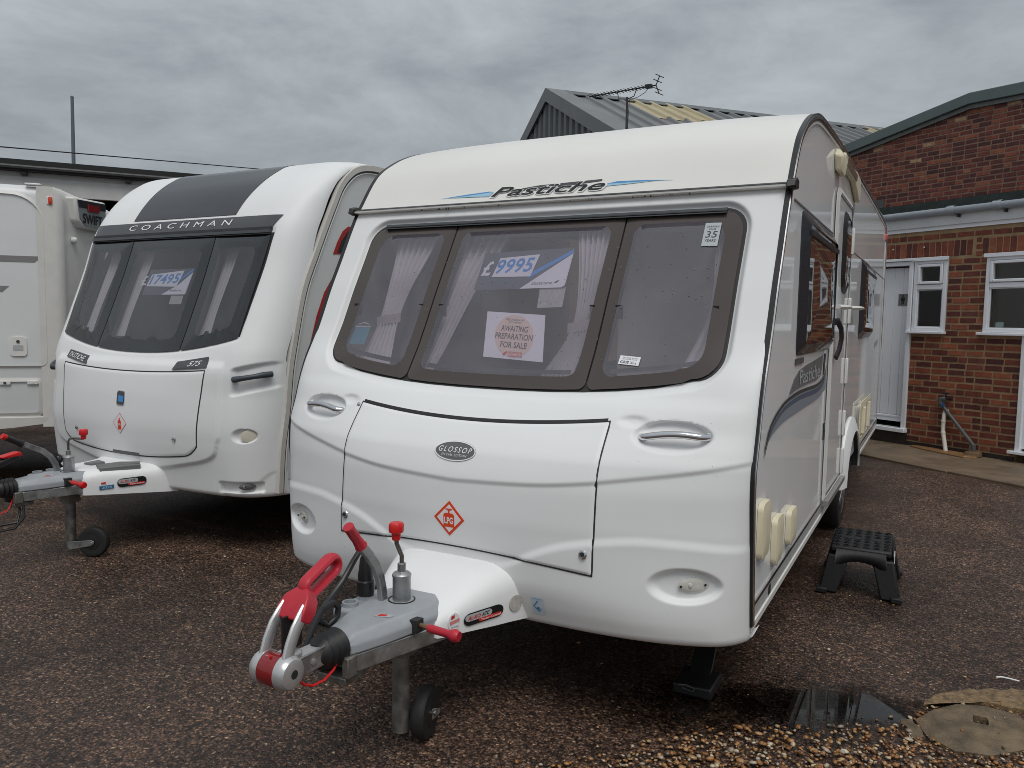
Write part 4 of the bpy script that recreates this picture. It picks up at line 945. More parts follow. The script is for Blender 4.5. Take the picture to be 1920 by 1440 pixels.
# grab handles and front marker lamps
for q in (-1, 1):
    pts = []
    for t in np.linspace(0, 1, 17):
        x = .738 + .244 * t; z = 1.180 + .014 * math.sin(math.pi * t) + .012 * t; pts.append((q * x, float(FA(x, 1.19)) - .012 +   .026 * abs(2 * t - 1) ** 12, z))
    hdl = MB().tube(pts, .012, 12, flat=(.0145, .0145)).build('grab_handle', CHROME, car)
    for e in (0, -1):
        px, py, pz = pts[e]; MB().lathe([(.017, 0), (.017, .035), (.014, .038)], (px, py + .042, pz), (0, -1, 0), 14).build('handle_foot', WHITE, hdl)
    lm = patch(ell(q * .967, .647, .050, .029, 32), lambda u, v, o: (u, float(FAf(q * .967, .647)) + .16 * 0 - .006 - o + (abs(u) - .967) * .55, v), .014, 4, bulge=.006).build('marker_lamp', LENS, car)
    yb = float(FAf(q * .967, .647)) - .012
    MB().lathe([(.010, 0), (.009, .004), (.004, .006)], (q * .955, yb - .005, .647), (0, -1, 0), 14).build('lamp_bulb', LENS, lm)
    for e in (-1, 1): MB().lathe([(.0045, 0), (.0045, .0035)], (q * .967 + e * .040, yb + (e * q) * .022 - .001, .647 + e * .004), (0, -1, 0), 8).build('screw', BLACKP, lm)

# front windows: three acrylic units
def unit(x0, x1, r, top=2.103, g=.0, bot=.006):
    """outline in (x,z), following the bowed bottom"""
    n = 7; o = []
    def corner_(cx, cz, a0, rr, sx_, sz_):
        return [(cx + sx_ * rr + math.cos(math.radians(a0 + 90 * k / n)) * rr, cz + sz_ * rr + math.sin(math.radians(a0 + 90 * k / n)) * rr) for k in range(n + 1)]
    x0 += g; x1 -= g; tz = top - g; b = lambda x: float(winbot(x)) + bot + g
    pts = corner_(x1, tz, 0, r[0], -1, -1)
    pts += [(x1 + (x0 - x1) * k / 12, tz) for k in range(1, 12) if x0 + r[1] < x1 + (x0 - x1) * k / 12 < x1 - r[0]] if False else []
    pts += corner_(x0, tz, 90, r[1], 1, -1)
    pts += [(x0, tz - r[1] + (b(x0) + r[2] - tz + r[1]) * k / 6) for k in range(1, 6)]
    pts += [(p[0], p[1]) for p in corner_(x0, b(x0 + r[2] * .5), 180, r[2], 1, 1)]
    for k in range(1, 12):
        x = x0 + r[2] + (x1 - r[3] - x0 - r[2]) * k / 12; pts.append((x, b(x)))
    pts += [(p[0], p[1]) for p in corner_(x1, b(x1 - r[3] * .5), 270, r[3], -1, 1)]
    pts += [(x1, b(x1) + r[3] + (tz - r[0] - b(x1) - r[3]) * k / 6) for k in range(1, 6)]
    return pts
RB = [(-.978, -.455, (.03, .10, .10, .03)), (-.447, .447, (.03, .03, .03, .03)), (.455, .978, (.10, .03, .03, .10))]
onP = lambda u, v, o=0: (u, float(FA(u, v)) + .020 - o, v)
mf = MB()   # the mastic bed behind all three units
patchA = unit(-.99, .99, (.10, .10, .10, .10), 2.113, 0, -.004)
patchB = unit(-.99, .99, (.10, .10, .10, .10), 2.113, .045, -.004)
ring(patchA, patchB, lambda u, v, o: (u, float(FA(u, v)) + .026 - o, v), .03, mb=mf)
for q in (-1, 1): mf.loft([[(q * .40, float(FA(q * .40, z)) + .034, z), (q * .50, float(FA(q * .50, z)) + .034, z), (q * .50, float(FA(q * .5, z)) + .06, z), (q * .40, float(FA(q * .4, z)) + .06, z)] for z in np.linspace(1.33, 2.11, 12)])
mf.build('window_bed', SEAL_GAP, car)
for i, (x0, x1, r) in enumerate(RB):
    A = unit(x0, x1, r); B = unit(x0, x1, tuple(max(.045, v - .01) for v in r), g=.052)
    if i == 0: B = unit(x0 + .03, x1, (.05, .08, .08, .05), g=.05)
    if i == 2: B = unit(x0, x1 - .02, (.08, .05, .05, .08), g=.05)
    wn = ring(A, B, onP, .012, offA=.004, offB=.012, steps=5).build('front_window', FRAME, car, ang=60)
    patch(B, lambda u, v, o: onP(u, v, .012 + o), .004, 8, bulge=.006).build('pane', PANE, wn, ang=60)
    # dark blind cassette line along the bottom and catches
    cx = (x0 + x1) / 2
    MB().loft([[onP(x, float(winbot(x)) + .066 + d_, o_) for d_, o_ in ((0, -.002), (.018, -.002), (.018, -.012), (0, -.012))] for x in np.linspace(x0 + .085, x1 - .085, 16)]).build('blind_cassette', SEAL_GAP, wn)
    for e in ((x0 + .055, 1.66), (x1 - .055, 1.66)): MB().box(e[0] - .012, e[0] + .012, onP(*e)[1] + .0, onP(*e)[1] + .03, 1.63, 1.69).build('catch', BLACKP, wn)
tr_ = MB().loft([[onP(x, 2.088, .026), onP(x, 2.112, .022), onP(x, 2.112, -.005), onP(x, 2.088, -.005)] for x in np.linspace(-.90, .90, 20)]).build('window_hinge_rail', mat('grey_black_hinge', (.05, .055, .058), .35), car)
MB().loft([[onP(x, 2.096, .0285), onP(x, 2.100, .0285), onP(x, 2.100, .02), onP(x, 2.096, .02)] for x in np.linspace(-.90, .90, 20)]).build('hinge_groove', SEAL_GAP, tr_)
# stickers in the glass
def flat_card(u0, v0, ux, uz, w_, h, fn):
    """card coords (a,b in 0..1) -> surface point; ux,uz slope of its base line"""
    return lambda a, b, o=0: fn(u0 + a * w_ - b * h * uz, v0 + b * h + a * w_ * uz, o)
def sticker(P, name, m, u0, v0, w_, h, slope, fn, base=.001):
    f = flat_card(u0, v0, 1, slope, w_, h, fn)
    b = MB(); G_ = np.array([[f(a, c, base) for a in np.linspace(0, 1, 7)] for c in np.linspace(0, 1, 7)]); b.grid(G_)
    return b.build(name, m, P, sm=True), (lambda a, c, o=0: f(a, c, base + .0012 + o))
onG = lambda u, v, o=0: onP(u, v, .0205 + o)
s1, f1 = sticker(car, 'club_sticker', mat('silver_sticker', (.46, .50, .52), .4), .818, 1.943, .068, .102, -.02, onG)
for tx, bx in (('CARAVAN', (.12, .9, .80, .88)), ('CLUB', (.28, .72, .70, .77)), ('35', (.14, .86, .36, .64)), ('YEARS', (.14, .84, .18, .29))): text_on('lettering', tx, bx, f1, GREYD, s1, shear=.12)
s2, f2 = sticker(car, 'security_sticker', PAPER, .571, 1.448, .088, .034, -.06, onG)
text_on('lettering', 'CRiS', (.08, .50, .14, .44), f2, NAVY, s2, bold=.02); text_on('lettering', 'Xtra', (.56, .88, .14, .42), f2, GREYD, s2)
text_on('lettering', 'This vehicle has been', (.14, .9, .74, .88), f2, GREYD, s2); text_on('lettering', 'electronically marked', (.14, .86, .56, .70), f2, GREYD, s2)
s3, f3 = sticker(car, 'teal_sticker', TEALPR, -.885, 1.487, .10, .082, .0, lambda u, v, o=0: onP(u, v, .002 + o))
MB().add([f3(*p) for p in ((0, 1.02), (1, 1.02), (1, 1.10), (0, 1.10))], [(0, 1, 2, 3)]).build('sticker_bar', GREYPR, s3, sm=False)
MB().add([f3(*p) for p in ((.1, 1.2), (.5, 1.34), (.95, 1.2), (.8, 1.18), (.5, 1.26), (.2, 1.18))], [(0, 1, 4, 5), (1, 2, 3, 4)]).build('sticker_arch', GREYPR, s3, sm=False)
s4, f4 = sticker(car, 'leak_test_sticker', mat('pale_blue_field', (.62, .72, .78), .4), .358, .455, .055, .078, .02, onA)
dm = [(.5, .82), (.12, .5), (.5, .16), (.88, .42), (.78, .36), (.5, .24), (.22, .5), (.56, .76)]
MB().add([f4(*p) for p in dm], [(0, 1, 6, 7), (1, 2, 5, 6), (2, 3, 4, 5)]).build('sticker_mark', BLUE, s4, sm=False)
MB().add([f4(*p) for p in ell(.5, .38, .12, .08, 14)], [tuple(range(14))]).build('sticker_dot', BLUE, s4, sm=False)
MB().add([f4(*p) for p in ((.15, .9), (.88, .88), (.88, .93), (.15, .95))], [(0, 1, 2, 3)]).build('sticker_bar', BLUEL, s4, sm=False)

# name across the cap
lg = bpy.data.objects.new('name_decal', None); COL.objects.link(lg); lg.parent = car
rf = lambda u, v: onRoof(u, v, .003); rf2 = lambda u, v: onRoof(u, v, .0045); rf3 = lambda u, v: onRoof(u, v, .006)
def sweep(poly_top, poly_bot, fn, name, m, n=20):
    a = [fn(np.interp(t, *zip(*[(i / (len(poly_top) - 1), p[0]) for i, p in enumerate(poly_top)])), np.interp(t, *zip(*[(i / (len(poly_top) - 1), p[1]) for i, p in enumerate(poly_top)]))) for t in np.linspace(0, 1, n)]
    b = [fn(np.interp(t, *zip(*[(i / (len(poly_bot) - 1), p[0]) for i, p in enumerate(poly_bot)])), np.interp(t, *zip(*[(i / (len(poly_bot) - 1), p[1]) for i, p in enumerate(poly_bot)]))) for t in np.linspace(0, 1, n)]
    return MB().add(a + b, [(i, i + 1, n + i + 1, n + i) for i in range(n - 1)]).build(name, m, lg, sm=False)
sweep([(-.614, 2.243), (-.45, 2.258), (-.33, 2.266)], [(-.614, 2.2425), (-.45, 2.250), (-.30, 2.262)], rf, 'stripe', BLUE)
sweep([(-.56, 2.244), (-.45, 2.250), (-.30, 2.262)], [(-.56, 2.244), (-.45, 2.242), (-.32, 2.238)], rf, 'stripe', BLUEL)
sweep([(.632, 2.258), (.50, 2.268), (.36, 2.272)], [(.632, 2.2575), (.50, 2.263), (.30, 2.262)], rf, 'stripe', BLUE)
sweep([(.56, 2.262), (.45, 2.262), (.30, 2.262)], [(.56, 2.262), (.42, 2.254), (.28, 2.250)], rf, 'stripe', BLUEL)
sweep([(-.22, 2.262), (-.05, 2.281), (.28, 2.290)], [(-.22, 2.260), (-.05, 2.258), (.28, 2.280)], rf, 'swoosh', GREYD)
nm = dict(shear=.35, bold=.03)
vs, fs = fit_text('Pastiche', -.315, .315, 2.228, 2.287, shear=.35, bold=.035)
MB().add([rf2(*p) for p in vs], fs).build('lettering_outline', WHITEPR, lg, sm=False)
text_on('lettering', 'Pastiche', (-.306, .306, 2.232, 2.283), rf3, BLACKPR, lg, shear=.35, bold=.012)

# fairing over the drawbar
secs = [(-.842, .163, .456, .515), (-.836, .168, .454, .530), (-.80, .182, .450, .548), (-.74, .202, .446, .570), (-.66, .232, .440, .603), (-.58, .262, .434, .632), (-.50, .293, .430, .650), (-.42, .325, .425, .656), (-.34, .352, .422, .650), (-.26, .37, .42, .64)]
fr = MB().loft([fair_section(*s) for s in secs], False, True, False).build('drawbar_fairing', WHITE, car, ang=60)
def onF(u, v, off=0):
    """right flank of the fairing: u = 0..1 from front to back, v = height"""
    y = -.81 + u * .42; hw = float(np.interp(y, [s[0] for s in secs], [s[1] for s in secs])); return (hw + .002 + off, y, v)
fb = lambda a, b, o=0: onF(.20 + a * .43, .466 + b * .048 + a * .004, o)
alko_badge(car, fb)
ec = ell(0, 0, 1, 1, 28)
rl = MB().prism(ec, lambda a, b: onF(.77 + a * .07, .502 + b * .033, .003), lambda a, b: onF(.77 + a * .07, .502 + b * .033, .0)).build('round_blanking_disc', mat('aged_reflector', (.50, .48, .44), .6, var=.25, vs=70), car, sm=False)
dc = MB().prism(ec, lambda a, b: onF(.095 + a * .062, .499 + b * .034, .002), lambda a, b: onF(.095 + a * .062, .499 + b * .034, .0)).build('service_sticker', PAPER, car, sm=False)
df = lambda a, b, o=.003: onF(.095 + a * .062, .499 + b * .034, o)
MB().add([df(*p) for p in ((-.75, -.25), (.9, -.05), (.9, .32), (-.8, .15))], [(0, 1, 2, 3)]).build('sticker_band', PINKPR, dc, sm=False)
MB().add([df(*p) for p in ((-.55, .35), (0, .45), (.1, .8), (-.5, .75))], [(0, 1, 2, 3)]).build('sticker_flag', REDPR, dc, sm=False)
text_on('lettering', 'serviced', (-.6, .6, -.6, -.42), lambda a, b: df(a, b), GREYD, dc)
towing_gear(car, 'main')

# right side: windows, door, hatches, decals. (y,z) on the side plane; off = out (+X)
onS = lambda y, z, off=0: (HWID + off, y, z)
def side_window(y0, y1, z0, z1, name='side_window'):
    A = rrect(y0, y1, z0, z1, .045, 5); B = rrect(y0 + .075, y1 - .04, z0 + .05, z1 - .055, .03, 5)
    wn = ring(A, B, lambda u, v, o: onS(u, v, o), .006, offA=.004, offB=.034, steps=4).build(name, mat('blue_black_frame', (.022, .027, .034), .25, coat=.3), car, ang=50)
    mb = patch(B, lambda u, v, o: onS(u, v, .030 + o + .004 * math.sin(u * 7 + v * 2)), .004, 14, bulge=.010); mb.build('pane', DGLASS, wn, ang=70)
    MB().box(HWID + .03, HWID + .042, y0 + .07, y1 - .05, z1 - .11, z1 - .085).build('upper_rail', BLACKP, wn)
    return wn
side_window(.665, 1.90, 1.475, 2.145); side_window(3.88, 5.10, 1.515, 2.165)
for (y0, y1, z) in ((.43, 1.86, 2.159),): MB().box(HWID - .002, HWID + .004, y0, y1, z - .004, z + .003).build('panel_seam', mat('grey_seam', (.20, .20, .20), .4), car)
MB().box(HWID - .002, HWID + .003, 2.83, 6.8, 2.156, 2.161).build('panel_seam', mat('grey_seam'), car)
# door
dp = rrect(1.945, 2.80, .565, 2.415, [.06, .10, .02, .02], 5)
door = patch(dp, lambda u, v, o: onS(u, v, .012 + o), .012, 5).build('entrance_door', SIDE, car, sm=False)
ring(rrect(1.895, 2.845, .545, 2.455, [.08, .12, .02, .02], 5), rrect(1.94, 2.805, .56, 2.42, [.06, .10, .02, .02], 5), lambda u, v, o: onS(u, v, o), .004, offA=.010, offB=.022).build('door_surround', TRIMW, car)
ring(rrect(1.945, 2.80, .565, 2.415, [.06, .10, .02, .02], 5), rrect(1.955, 2.79, .575, 2.405, [.06, .10, .02, .02], 5), lambda u, v, o: onS(u, v, o), .003, offA=.014, offB=.014).build('door_gasket', mat('grey_seam'), door)
A = rrect(2.27, 2.66, 1.83, 2.355, .12, 6); B = rrect(2.31, 2.62, 1.875, 2.31, .09, 6)
dw = ring(A, B, lambda u, v, o: onS(u, v, o), .006, offA=.014, offB=.034, steps=3).build('door_window', BLACKP, door, ang=50)
patch(B, lambda u, v, o: onS(u, v, .030 + o), .004, 6, bulge=.008).build('pane', DGLASS, dw, ang=70)
MB().tube([onS(2.0, 1.64, .020), onS(2.03, 1.645, .032), onS(2.09, 1.60, .048), onS(2.12, 1.54, .050), onS(2.10, 1.47, .042), onS(2.05, 1.42, .03)], .02, 10, flat=(.012, .022)).build('door_handle', BLACKP, door)
for z in (.66, .93, 1.30, 1.72, 2.2): MB().box(HWID + .012, HWID + .034, 2.79, 2.83, z - .09, z + .09).build('hinge', TRIMW, door, bevel=.006)
MB().tube([onS(2.12, 1.735, .02), onS(2.2, 1.735, .06), onS(2.36, 1.737, .06), onS(2.42, 1.735, .03)], .02, 8, flat=(.022, .014)).build('door_retainer', TRIMW, door)
MB().tube([onS(3.0, 1.747, .0), onS(3.05, 1.748, .05), onS(3.30, 1.75, .06), onS(3.36, 1.75, .04)], .02, 8, flat=(.024, .014)).build('door_catch', TRIMW, car)
MB().box(HWID + .01, HWID + .03, 1.55, 1.66, .92, 1.0).build('door_pull_recess', SEAL_GAP, car) if False else None
MB().box(HWID - .002, HWID + .004, 1.845, 1.875, .93, 1.03).build('lock_slot', SEAL_GAP, car)
MB().box(HWID - .002, HWID + .045, 1.90, 2.86, .515, .548).build('door_step_sill', mat('dull_aluminium', (.45, .45, .44), .4, .8), car)
# wheel arch and wheel
ar = lambda r, a: (3.60 + r[0] * math.cos(a), .42 + r[1] * math.sin(a))
A = [ar((.66, .47), math.pi * k / 28) for k in range(29)]; B = [ar((.52, .36), math.pi * k / 28) for k in range(29)]
mb = MB(); rings = []
for i in range(29): rings.append([onS(*A[i], -.01), onS(*A[i], .012), onS(*[(A[i][j] * .6 + B[i][j] * .4) for j in (0, 1)], .030), onS(*B[i], .045), onS(*B[i], .038), onS(*[(A[i][j] * .3 + B[i][j] * .7) for j in (0, 1)], -.03)])
mb.loft(rings).build('wheel_arch', WHITE, car)
mb = MB(); mb.loft([[onS(*B[i], .03) for i in range(29)], [onS(*B[i], -.26) for i in range(29)]], False, False, False).build('arch_liner', SEAL_GAP, car)
MB().box(HWID - .28, HWID - .26, 3.0, 4.2, .2, .85).build('arch_back', SEAL_GAP, car)
for q in (1, -1):
    wc = (q * 1.02, 3.60, .325)
    wl = MB().lathe([(.20, -.085), (.27, -.092), (.305, -.085), (.323, -.06), (.325, -.03), (.325, .03), (.323, .06), (.305, .085), (.27, .092), (.20, .085)], wc, (q, 0, 0), 48).build('wheel', TYRE, car)
    rim = MB().lathe([(.03, .075), (.05, .085), (.09, .06), (.15, .055), (.195, .075), (.21, .088), (.205, .06), (.19, -.06)], wc, (q, 0, 0), 40).build('rim', mat('dull_alloy', (.36, .36, .37), .35, .8), wl)
    for k in range(5):
        a = 2 * math.pi * k / 5; dy, dz = math.cos(a), math.sin(a)
        MB().tube([(wc[0] + q * .085, wc[1] + dy * .03, wc[2] + dz * .03), (wc[0] + q * .075, wc[1] + dy * .19, wc[2] + dz * .19)], .03, 4, flat=(.012, .03)).build('spoke', mat('dull_alloy'), wl, bevel=.004)
MB().tube([(-1.0, 3.6, .325), (1.0, 3.6, .325)], .045, 10).build('axle', GALVD, car)
MB().box(-.45, -.38, -.2, 6.2, .40, .435).box(.38, .45, -.2, 6.2, .40, .435).build('chassis_rail', GALVD, car)
# cream socket boxes near the front, toilet hatch, awning lamp, rear lamps, roof dish
def bump_box(y0, y1, z0, z1, d, name, m, r=.03):
    o = patch(rrect(y0, y1, z0, z1, r, 5), lambda u, v, o: onS(u, v, d * .75 + o), d * .75, 4, bulge=d * .25).build(name, m, car, ang=50); return o
bump_box(-.085, .07, .705, .925, .03, 'socket_cover', CREAM); bump_box(.235, .385, .60, .80, .032, 'socket_cover', CREAM); bump_box(.60, .775, .595, .755, .032, 'socket_cover', CREAM)
for a, b, c in ((-.01, .70, .03), (.31, .592, .04), (.69, .588, .04)): MB().lathe([(.014, 0), (.014, .02)], onS(a, b, .0), (1, 0, 0), 10).build('cover_latch', TRIMW, car)
A = rrect(4.13, 5.36, .615, .955, .03, 4); B = rrect(4.20, 5.29, .655, .915, .02, 4)
th = ring(A, B, lambda u, v, o: onS(u, v, o), .004, offA=.03, offB=.035).build('toilet_hatch', CREAM, car); MB().box(HWID + .0, HWID + .018, 4.2, 5.29, .655, .915).build('hatch_leaf', SIDE, th)
for y in (4.45, 5.02): MB().box(HWID + .018, HWID + .05, y - .03, y + .03, .66, .90).build('hatch_strap', CREAM, th, bevel=.006)
al = MB().loft([[onS(1.78, 2.515, .0), onS(1.80, 2.50, .036), onS(2.0, 2.50, .036), onS(2.04, 2.515, .0)], [onS(1.74, 2.60, .0), onS(1.77, 2.59, .046), onS(2.02, 2.60, .046), onS(2.06, 2.62, .0)], [onS(1.80, 2.645, .0), onS(1.82, 2.63, .03), onS(2.03, 2.64, .03), onS(2.05, 2.66, .0)]]).build('awning_lamp', CREAM, car, bevel=.012)
MB().loft([[onS(y, z0, 0), onS(y, z0, .034), onS(y, z1, .038), onS(y, z1, 0)] for y, z0, z1 in ((2.0, 2.60, 2.655), (2.3, 2.58, 2.645), (2.62, 2.585, 2.655), (2.78, 2.55, 2.665), (2.98, 2.50, 2.66), (3.05, 2.50, 2.60))]).build('lamp_bracket', CREAM, al, bevel=.01)
MB().box(HWID + .034, HWID + .042, 2.1, 2.7, 2.595, 2.635).build('lamp_tube', mat('brown_lamp_lens', (.18, .12, .08), .3), al)
MB().box(HWID - .04, HWID + .02, 6.74, 6.86, 2.585, 2.66).build('rear_marker_lamp', mat('pink_red_lens', (.55, .12, .12), .2), car, bevel=.01)
MB().box(HWID - .02, HWID + .003, 6.80, 6.885, .55, 2.58).build('rear_corner_trim', ALU, car)
MB().prism([(5.85, 1.39), (6.3, 1.42), (6.3, 1.48), (5.85, 1.45)], lambda a, b: onS(a, b, .003), lambda a, b: onS(a, b, .001)).build('size_badge', GREYPR, car, sm=False)
ds = MB().lathe([(.02, 0), (.24, .0), (.27, .03), (.22, .075), (.10, .10), (.01, .105)], (.78, 4.15, 2.90), (0, 0, 1), 32).build('roof_aerial', TRIMW, car)
MB().lathe([(.035, -.16), (.035, .01)], (.78, 4.15, 2.90), (0, 0, 1), 12).build('aerial_stem', TRIMW, ds)
MB().lathe([(.02, 0), (.03, .03), (.03, .06), (.01, .08)], (.95, 3.0, 2.735), (0, 0, 1), 12).build('roof_vent', TRIMW, car)
# decals on the side
sdc = bpy.data.objects.new('side_decal', None); COL.objects.link(sdc); sdc.parent = car
def strip(topc, botc, name, m, off, n=24):
    tx, tz = zip(*topc); bx, bz = zip(*botc); P = pchip(tx, tz); Q = pchip(bx, bz)
    us = np.linspace(0, 1, n); a = [onS(tx[0] + (tx[-1] - tx[0]) * t ** 1.4, float(P(tx[0] + (tx[-1] - tx[0]) * t ** 1.4)), off) for t in us]; b = [onS(bx[0] + (bx[-1] - bx[0]) * t ** 1.4, float(Q(bx[0] + (bx[-1] - bx[0]) * t ** 1.4)), off) for t in us]
    return MB().add(a + b, [(i, i + 1, n + i + 1, n + i) for i in range(n - 1)]).build(name, m, sdc, sm=False)
lo = [(-.01, 1.115), (.07, 1.185), (.22, 1.235), (.47, 1.273), (.85, 1.286), (1.40, 1.278), (1.70, 1.300), (1.84, 1.37)]
strip([(a, b + .018) for a, b in lo], [(a, b) for a, b in lo], 'stripe', BLACKPR, .0035)
strip([(a, b - .006) for a, b in lo], [(a, b - .020 - .012 * min(1, a)) for a, b in lo], 'stripe', NAVY, .0035)
strip([(a, b - .021 - .012 * min(1, a)) for a, b in lo], [(-.005, 1.095), (.06, 1.150), (.22, 1.18), (.47, 1.198), (.85, 1.203), (1.4, 1.208), (1.84, 1.24)], 'stripe', STEELBL, .003)
pp = [(.52, 1.305), (.80, 1.317), (1.10, 1.320), (1.40, 1.318), (1.58, 1.335), (1.63, 1.38), (1.65, 1.448), (1.35, 1.432), (1.0, 1.417), (.78, 1.40), (.66, 1.37)]
MB().prism(pp, lambda a, b: onS(a, b, .0035), lambda a, b: onS(a, b, .001)).build('name_panel', GREYM, sdc, sm=False)
MB().prism([(1.70, 1.33), (1.76, 1.36), (1.79, 1.455), (1.72, 1.452)], lambda a, b: onS(a, b, .0035), lambda a, b: onS(a, b, .001)).build('stripe', BLACKPR, sdc, sm=False)
text_on('lettering', 'Pastiche', (.80, 1.52, 1.331, 1.403), lambda a, b: onS(a, b, .005), GREYPR, sdc, bold=.008)
MB().prism(rrect(.655, .89, 1.433, 1.462, .004, 3), lambda a, b: onS(a, b, .006), lambda a, b: onS(a, b, .0)).build('model_plate', GREYD, car, sm=False)
# corner steadies
for q in (-1, 1):
    MB().loft([[(q * .86 - .045, .62, .43), (q * .86 + .045, .62, .43), (q * .86 + .045, .56, .40), (q * .86 - .045, .56, .40)], [(q * .86 - .05, .30, .10), (q * .86 + .05, .30, .10), (q * .86 + .05, .24, .05), (q * .86 - .05, .24, .05)]]).build('corner_steady', mat('black_steel', (.015, .015, .016), .4, .3), car, bevel=.006)
    MB().box(q * .86 - .085, q * .86 + .085, .10, .30, .005, .055).build('steady_foot', BLACKP, car, bevel=.008)
MB().tube([(.80, .098, .05), (.84, .095, .058), (.875, .095, .05), (.87, .092, .035), (.82, .096, .04)], .003, 6).build('steady_clip', ALU, car)
# inside
MB().box(-1.10, 1.10, 6.70, 6.72, .46, 2.6).build('interior_rear_wall', INSIDE, car)
MB().box(-1.12, 1.12, 1.05, 1.52, 2.60, 2.62).box(-1.12, -.47, 1.52, 2.65, 2.60, 2.62).box(.43, 1.12, 1.52, 2.65, 2.60, 2.62).box(-1.12, 1.12, 2.65, 6.7, 2.60, 2.62).build('headlining', mat('pale_headlining', (.72, .70, .68), .8), car)
side_sheet(HWID - .016, 'interior_side_wall', INSIDE, .05); side_sheet(-HWID + .016, 'interior_side_wall', INSIDE, .05)
MB().box(-1.1, 1.1, .12, .62, .9, 1.28).box(-1.1, -.45, .6, 2.0, .9, 1.05).box(.45, 1.1, .6, 2.0, .9, 1.05).build('sofa', SOFA, car, bevel=.05)
MB().box(-.62, .62, 3.0, 3.05, .5, 2.6).build('partition', mat('pale_partition', (.56, .54, .52), .7), car)
MB().box(-1.1, -.62, 2.0, 3.4, 1.3, 2.2).box(.62, 1.1, 2.9, 3.6, .5, 2.5).build('cupboards', mat('wood_cupboard', (.30, .20, .12), .5), car)

# rain drops standing on the panes and panel
ico = bmesh.new(); bmesh.ops.create_icosphere(ico, subdivisions=1, radius=1); DB = [v.co.copy() for v in ico.verts]; DF = [tuple(v.index for v in f.verts) for f in ico.faces]; ico.free()
def drops(n, fn, reg, name, parent, r0=.0012, r1=.0032, m=None):
    mb = MB()
    for _ in range(n):
        u, v = reg(); r = r0 + (r1 - r0) * rnd.random() ** 2.5; p = fn(u, v, 0); n_ = 1.0 + .8 * (rnd.random() < .15)
        mb.add([(p[0] + c.x * r, p[1] + c.y * r * .5, p[2] + c.z * r * n_) for c in DB], DF)
    return tag(mb.build(name, m or DROP, parent, ang=180), kind='stuff')
DROP = mat('water_drop', (.20, .20, .21), .03, spec=.8)
drops(420, onG, lambda: (rnd.uniform(-.9, .9), 1.42 + .62 * rnd.random() ** .8), 'rain_drops', car)
drops(160, onA, lambda: (rnd.uniform(-1.08, 1.08), rnd.choice([rnd.uniform(.46, 1.3), rnd.uniform(.95, 1.25)])), 'rain_drops', car, .001, .002, mat('pale_water_drop', (.55, .56, .56), .03, spec=.8))
drops(26, lambda u, v, o: (u, .258, v), lambda: (rnd.uniform(-1.0, .75), 2.181), 'rail_grime', car, .002, .006, mat('black_mould_spot', (.03, .028, .025), .7))
# ---------------------------------------------------------------- curtains, cards
fin_ = lambda dy: (lambda x, z: float(FA(x, z)) + dy)
CG = 'curtains behind the main caravan front window'
curtain('curtain', [(2.06, -.86, -.60), (1.62, -.80, -.68), (1.36, -.84, -.62)], 2.06, 1.36, fin_(.10), 'pale tied curtain in the left pane of the front caravan', 6, group=CG)
curtain('curtain', [(2.06, -.42, -.18), (1.7, -.44, -.30), (1.36, -.46, -.38)], 2.06, 1.36, fin_(.12), 'dim curtain at the left edge of the centre pane of the front caravan', 5, group=CG)
curtain('curtain', [(2.06, .20, .40), (1.62, .30, .385), (1.56, .29, .38), (1.35, .20, .36)], 2.06, 1.35, fin_(.07), 'bright pleated curtain at the right edge of the centre pane of the front caravan', 7, group=CG)
curtain('curtain', [(2.06, .84, .95), (1.7, .88, .94), (1.40, .80, .94)], 2.06, 1.40, fin_(.10), 'narrow curtain at the far right of the right pane of the front caravan', 4, group=CG)
for x0, x1, dy, zc, lab in ((-.815, -.665, .075, 1.60, 'mauve tie band round the left curtain of the front caravan'), (.275, .39, .045, 1.585, 'mauve tie band round the bright centre curtain of the front caravan')):
    G_ = np.array([[(x0 + (x1 - x0) * t, float(FA(x0, 1.6)) + dy + .012 * (2 * t - 1) ** 2, zc + dz + .022 * t) for t in np.linspace(0, 1, 9)] for dz in (-.022, .022)])
    tag(MB().grid(G_).build('curtain_tie', mat('mauve_tie', (.48, .41, .41), .8)), lab, 'curtain tie')
# price card: clear perspex card with a printed corner, taped number strip
pc = thing('price_card', (0, float(FA(0, 1.85)) + .03, 1.76), 'price card reading 9995 pounds with blue corner stripe in the centre pane', 'price card')
Lp = pc.location
pcf = lambda a, b, o=0: tuple(Vector((-.245 + a * .475, float(FA(0, 1.757) * (1 - b) + FA(0, 1.942) * b) + .027 - o, 1.757 + b * .185 + a * .012)) - Lp)
q = MB(); q.prism([(0, 0), (1, 0), (1, 1), (0, 1)], lambda a, b: pcf(a, b, 0), lambda a, b: pcf(a, b, -.002)); q.build('card', mat('dark_card', (.10, .105, .12), .35), pc, sm=False)
MB().prism([(.52, .0), (.97, .0), (1, .06), (1, .86)], lambda a, b: pcf(a, b, .0012), lambda a, b: pcf(a, b, .0006)).build('white_corner', PAPER, pc, sm=False)
MB().prism([(.58, .26), (1, .86), (1, .97), (.56, .36)], lambda a, b: pcf(a, b, .002), lambda a, b: pcf(a, b, .0014)).build('blue_stripe', mat('bright_blue_print', (.06, .28, .66), .4), pc, sm=False)
MB().prism([(.165, .33), (.60, .31), (.64, .88), (.20, .83)], lambda a, b: pcf(a, b, .0028), lambda a, b: pcf(a, b, .0022)).build('number_strip', PAPER, pc, sm=False)
text_on('lettering', '9995', (.19, .60, .42, .80), lambda a, b: pcf(a, b + (a - .4) * .05, .0036), mat('bright_blue_print'), pc, shear=.15, bold=.022, space=1.05)
text_on('lettering', '£', (.03, .145, .37, .76), lambda a, b: pcf(a, b, .0022), WHITEPR, pc, bold=.03, shear=.1)
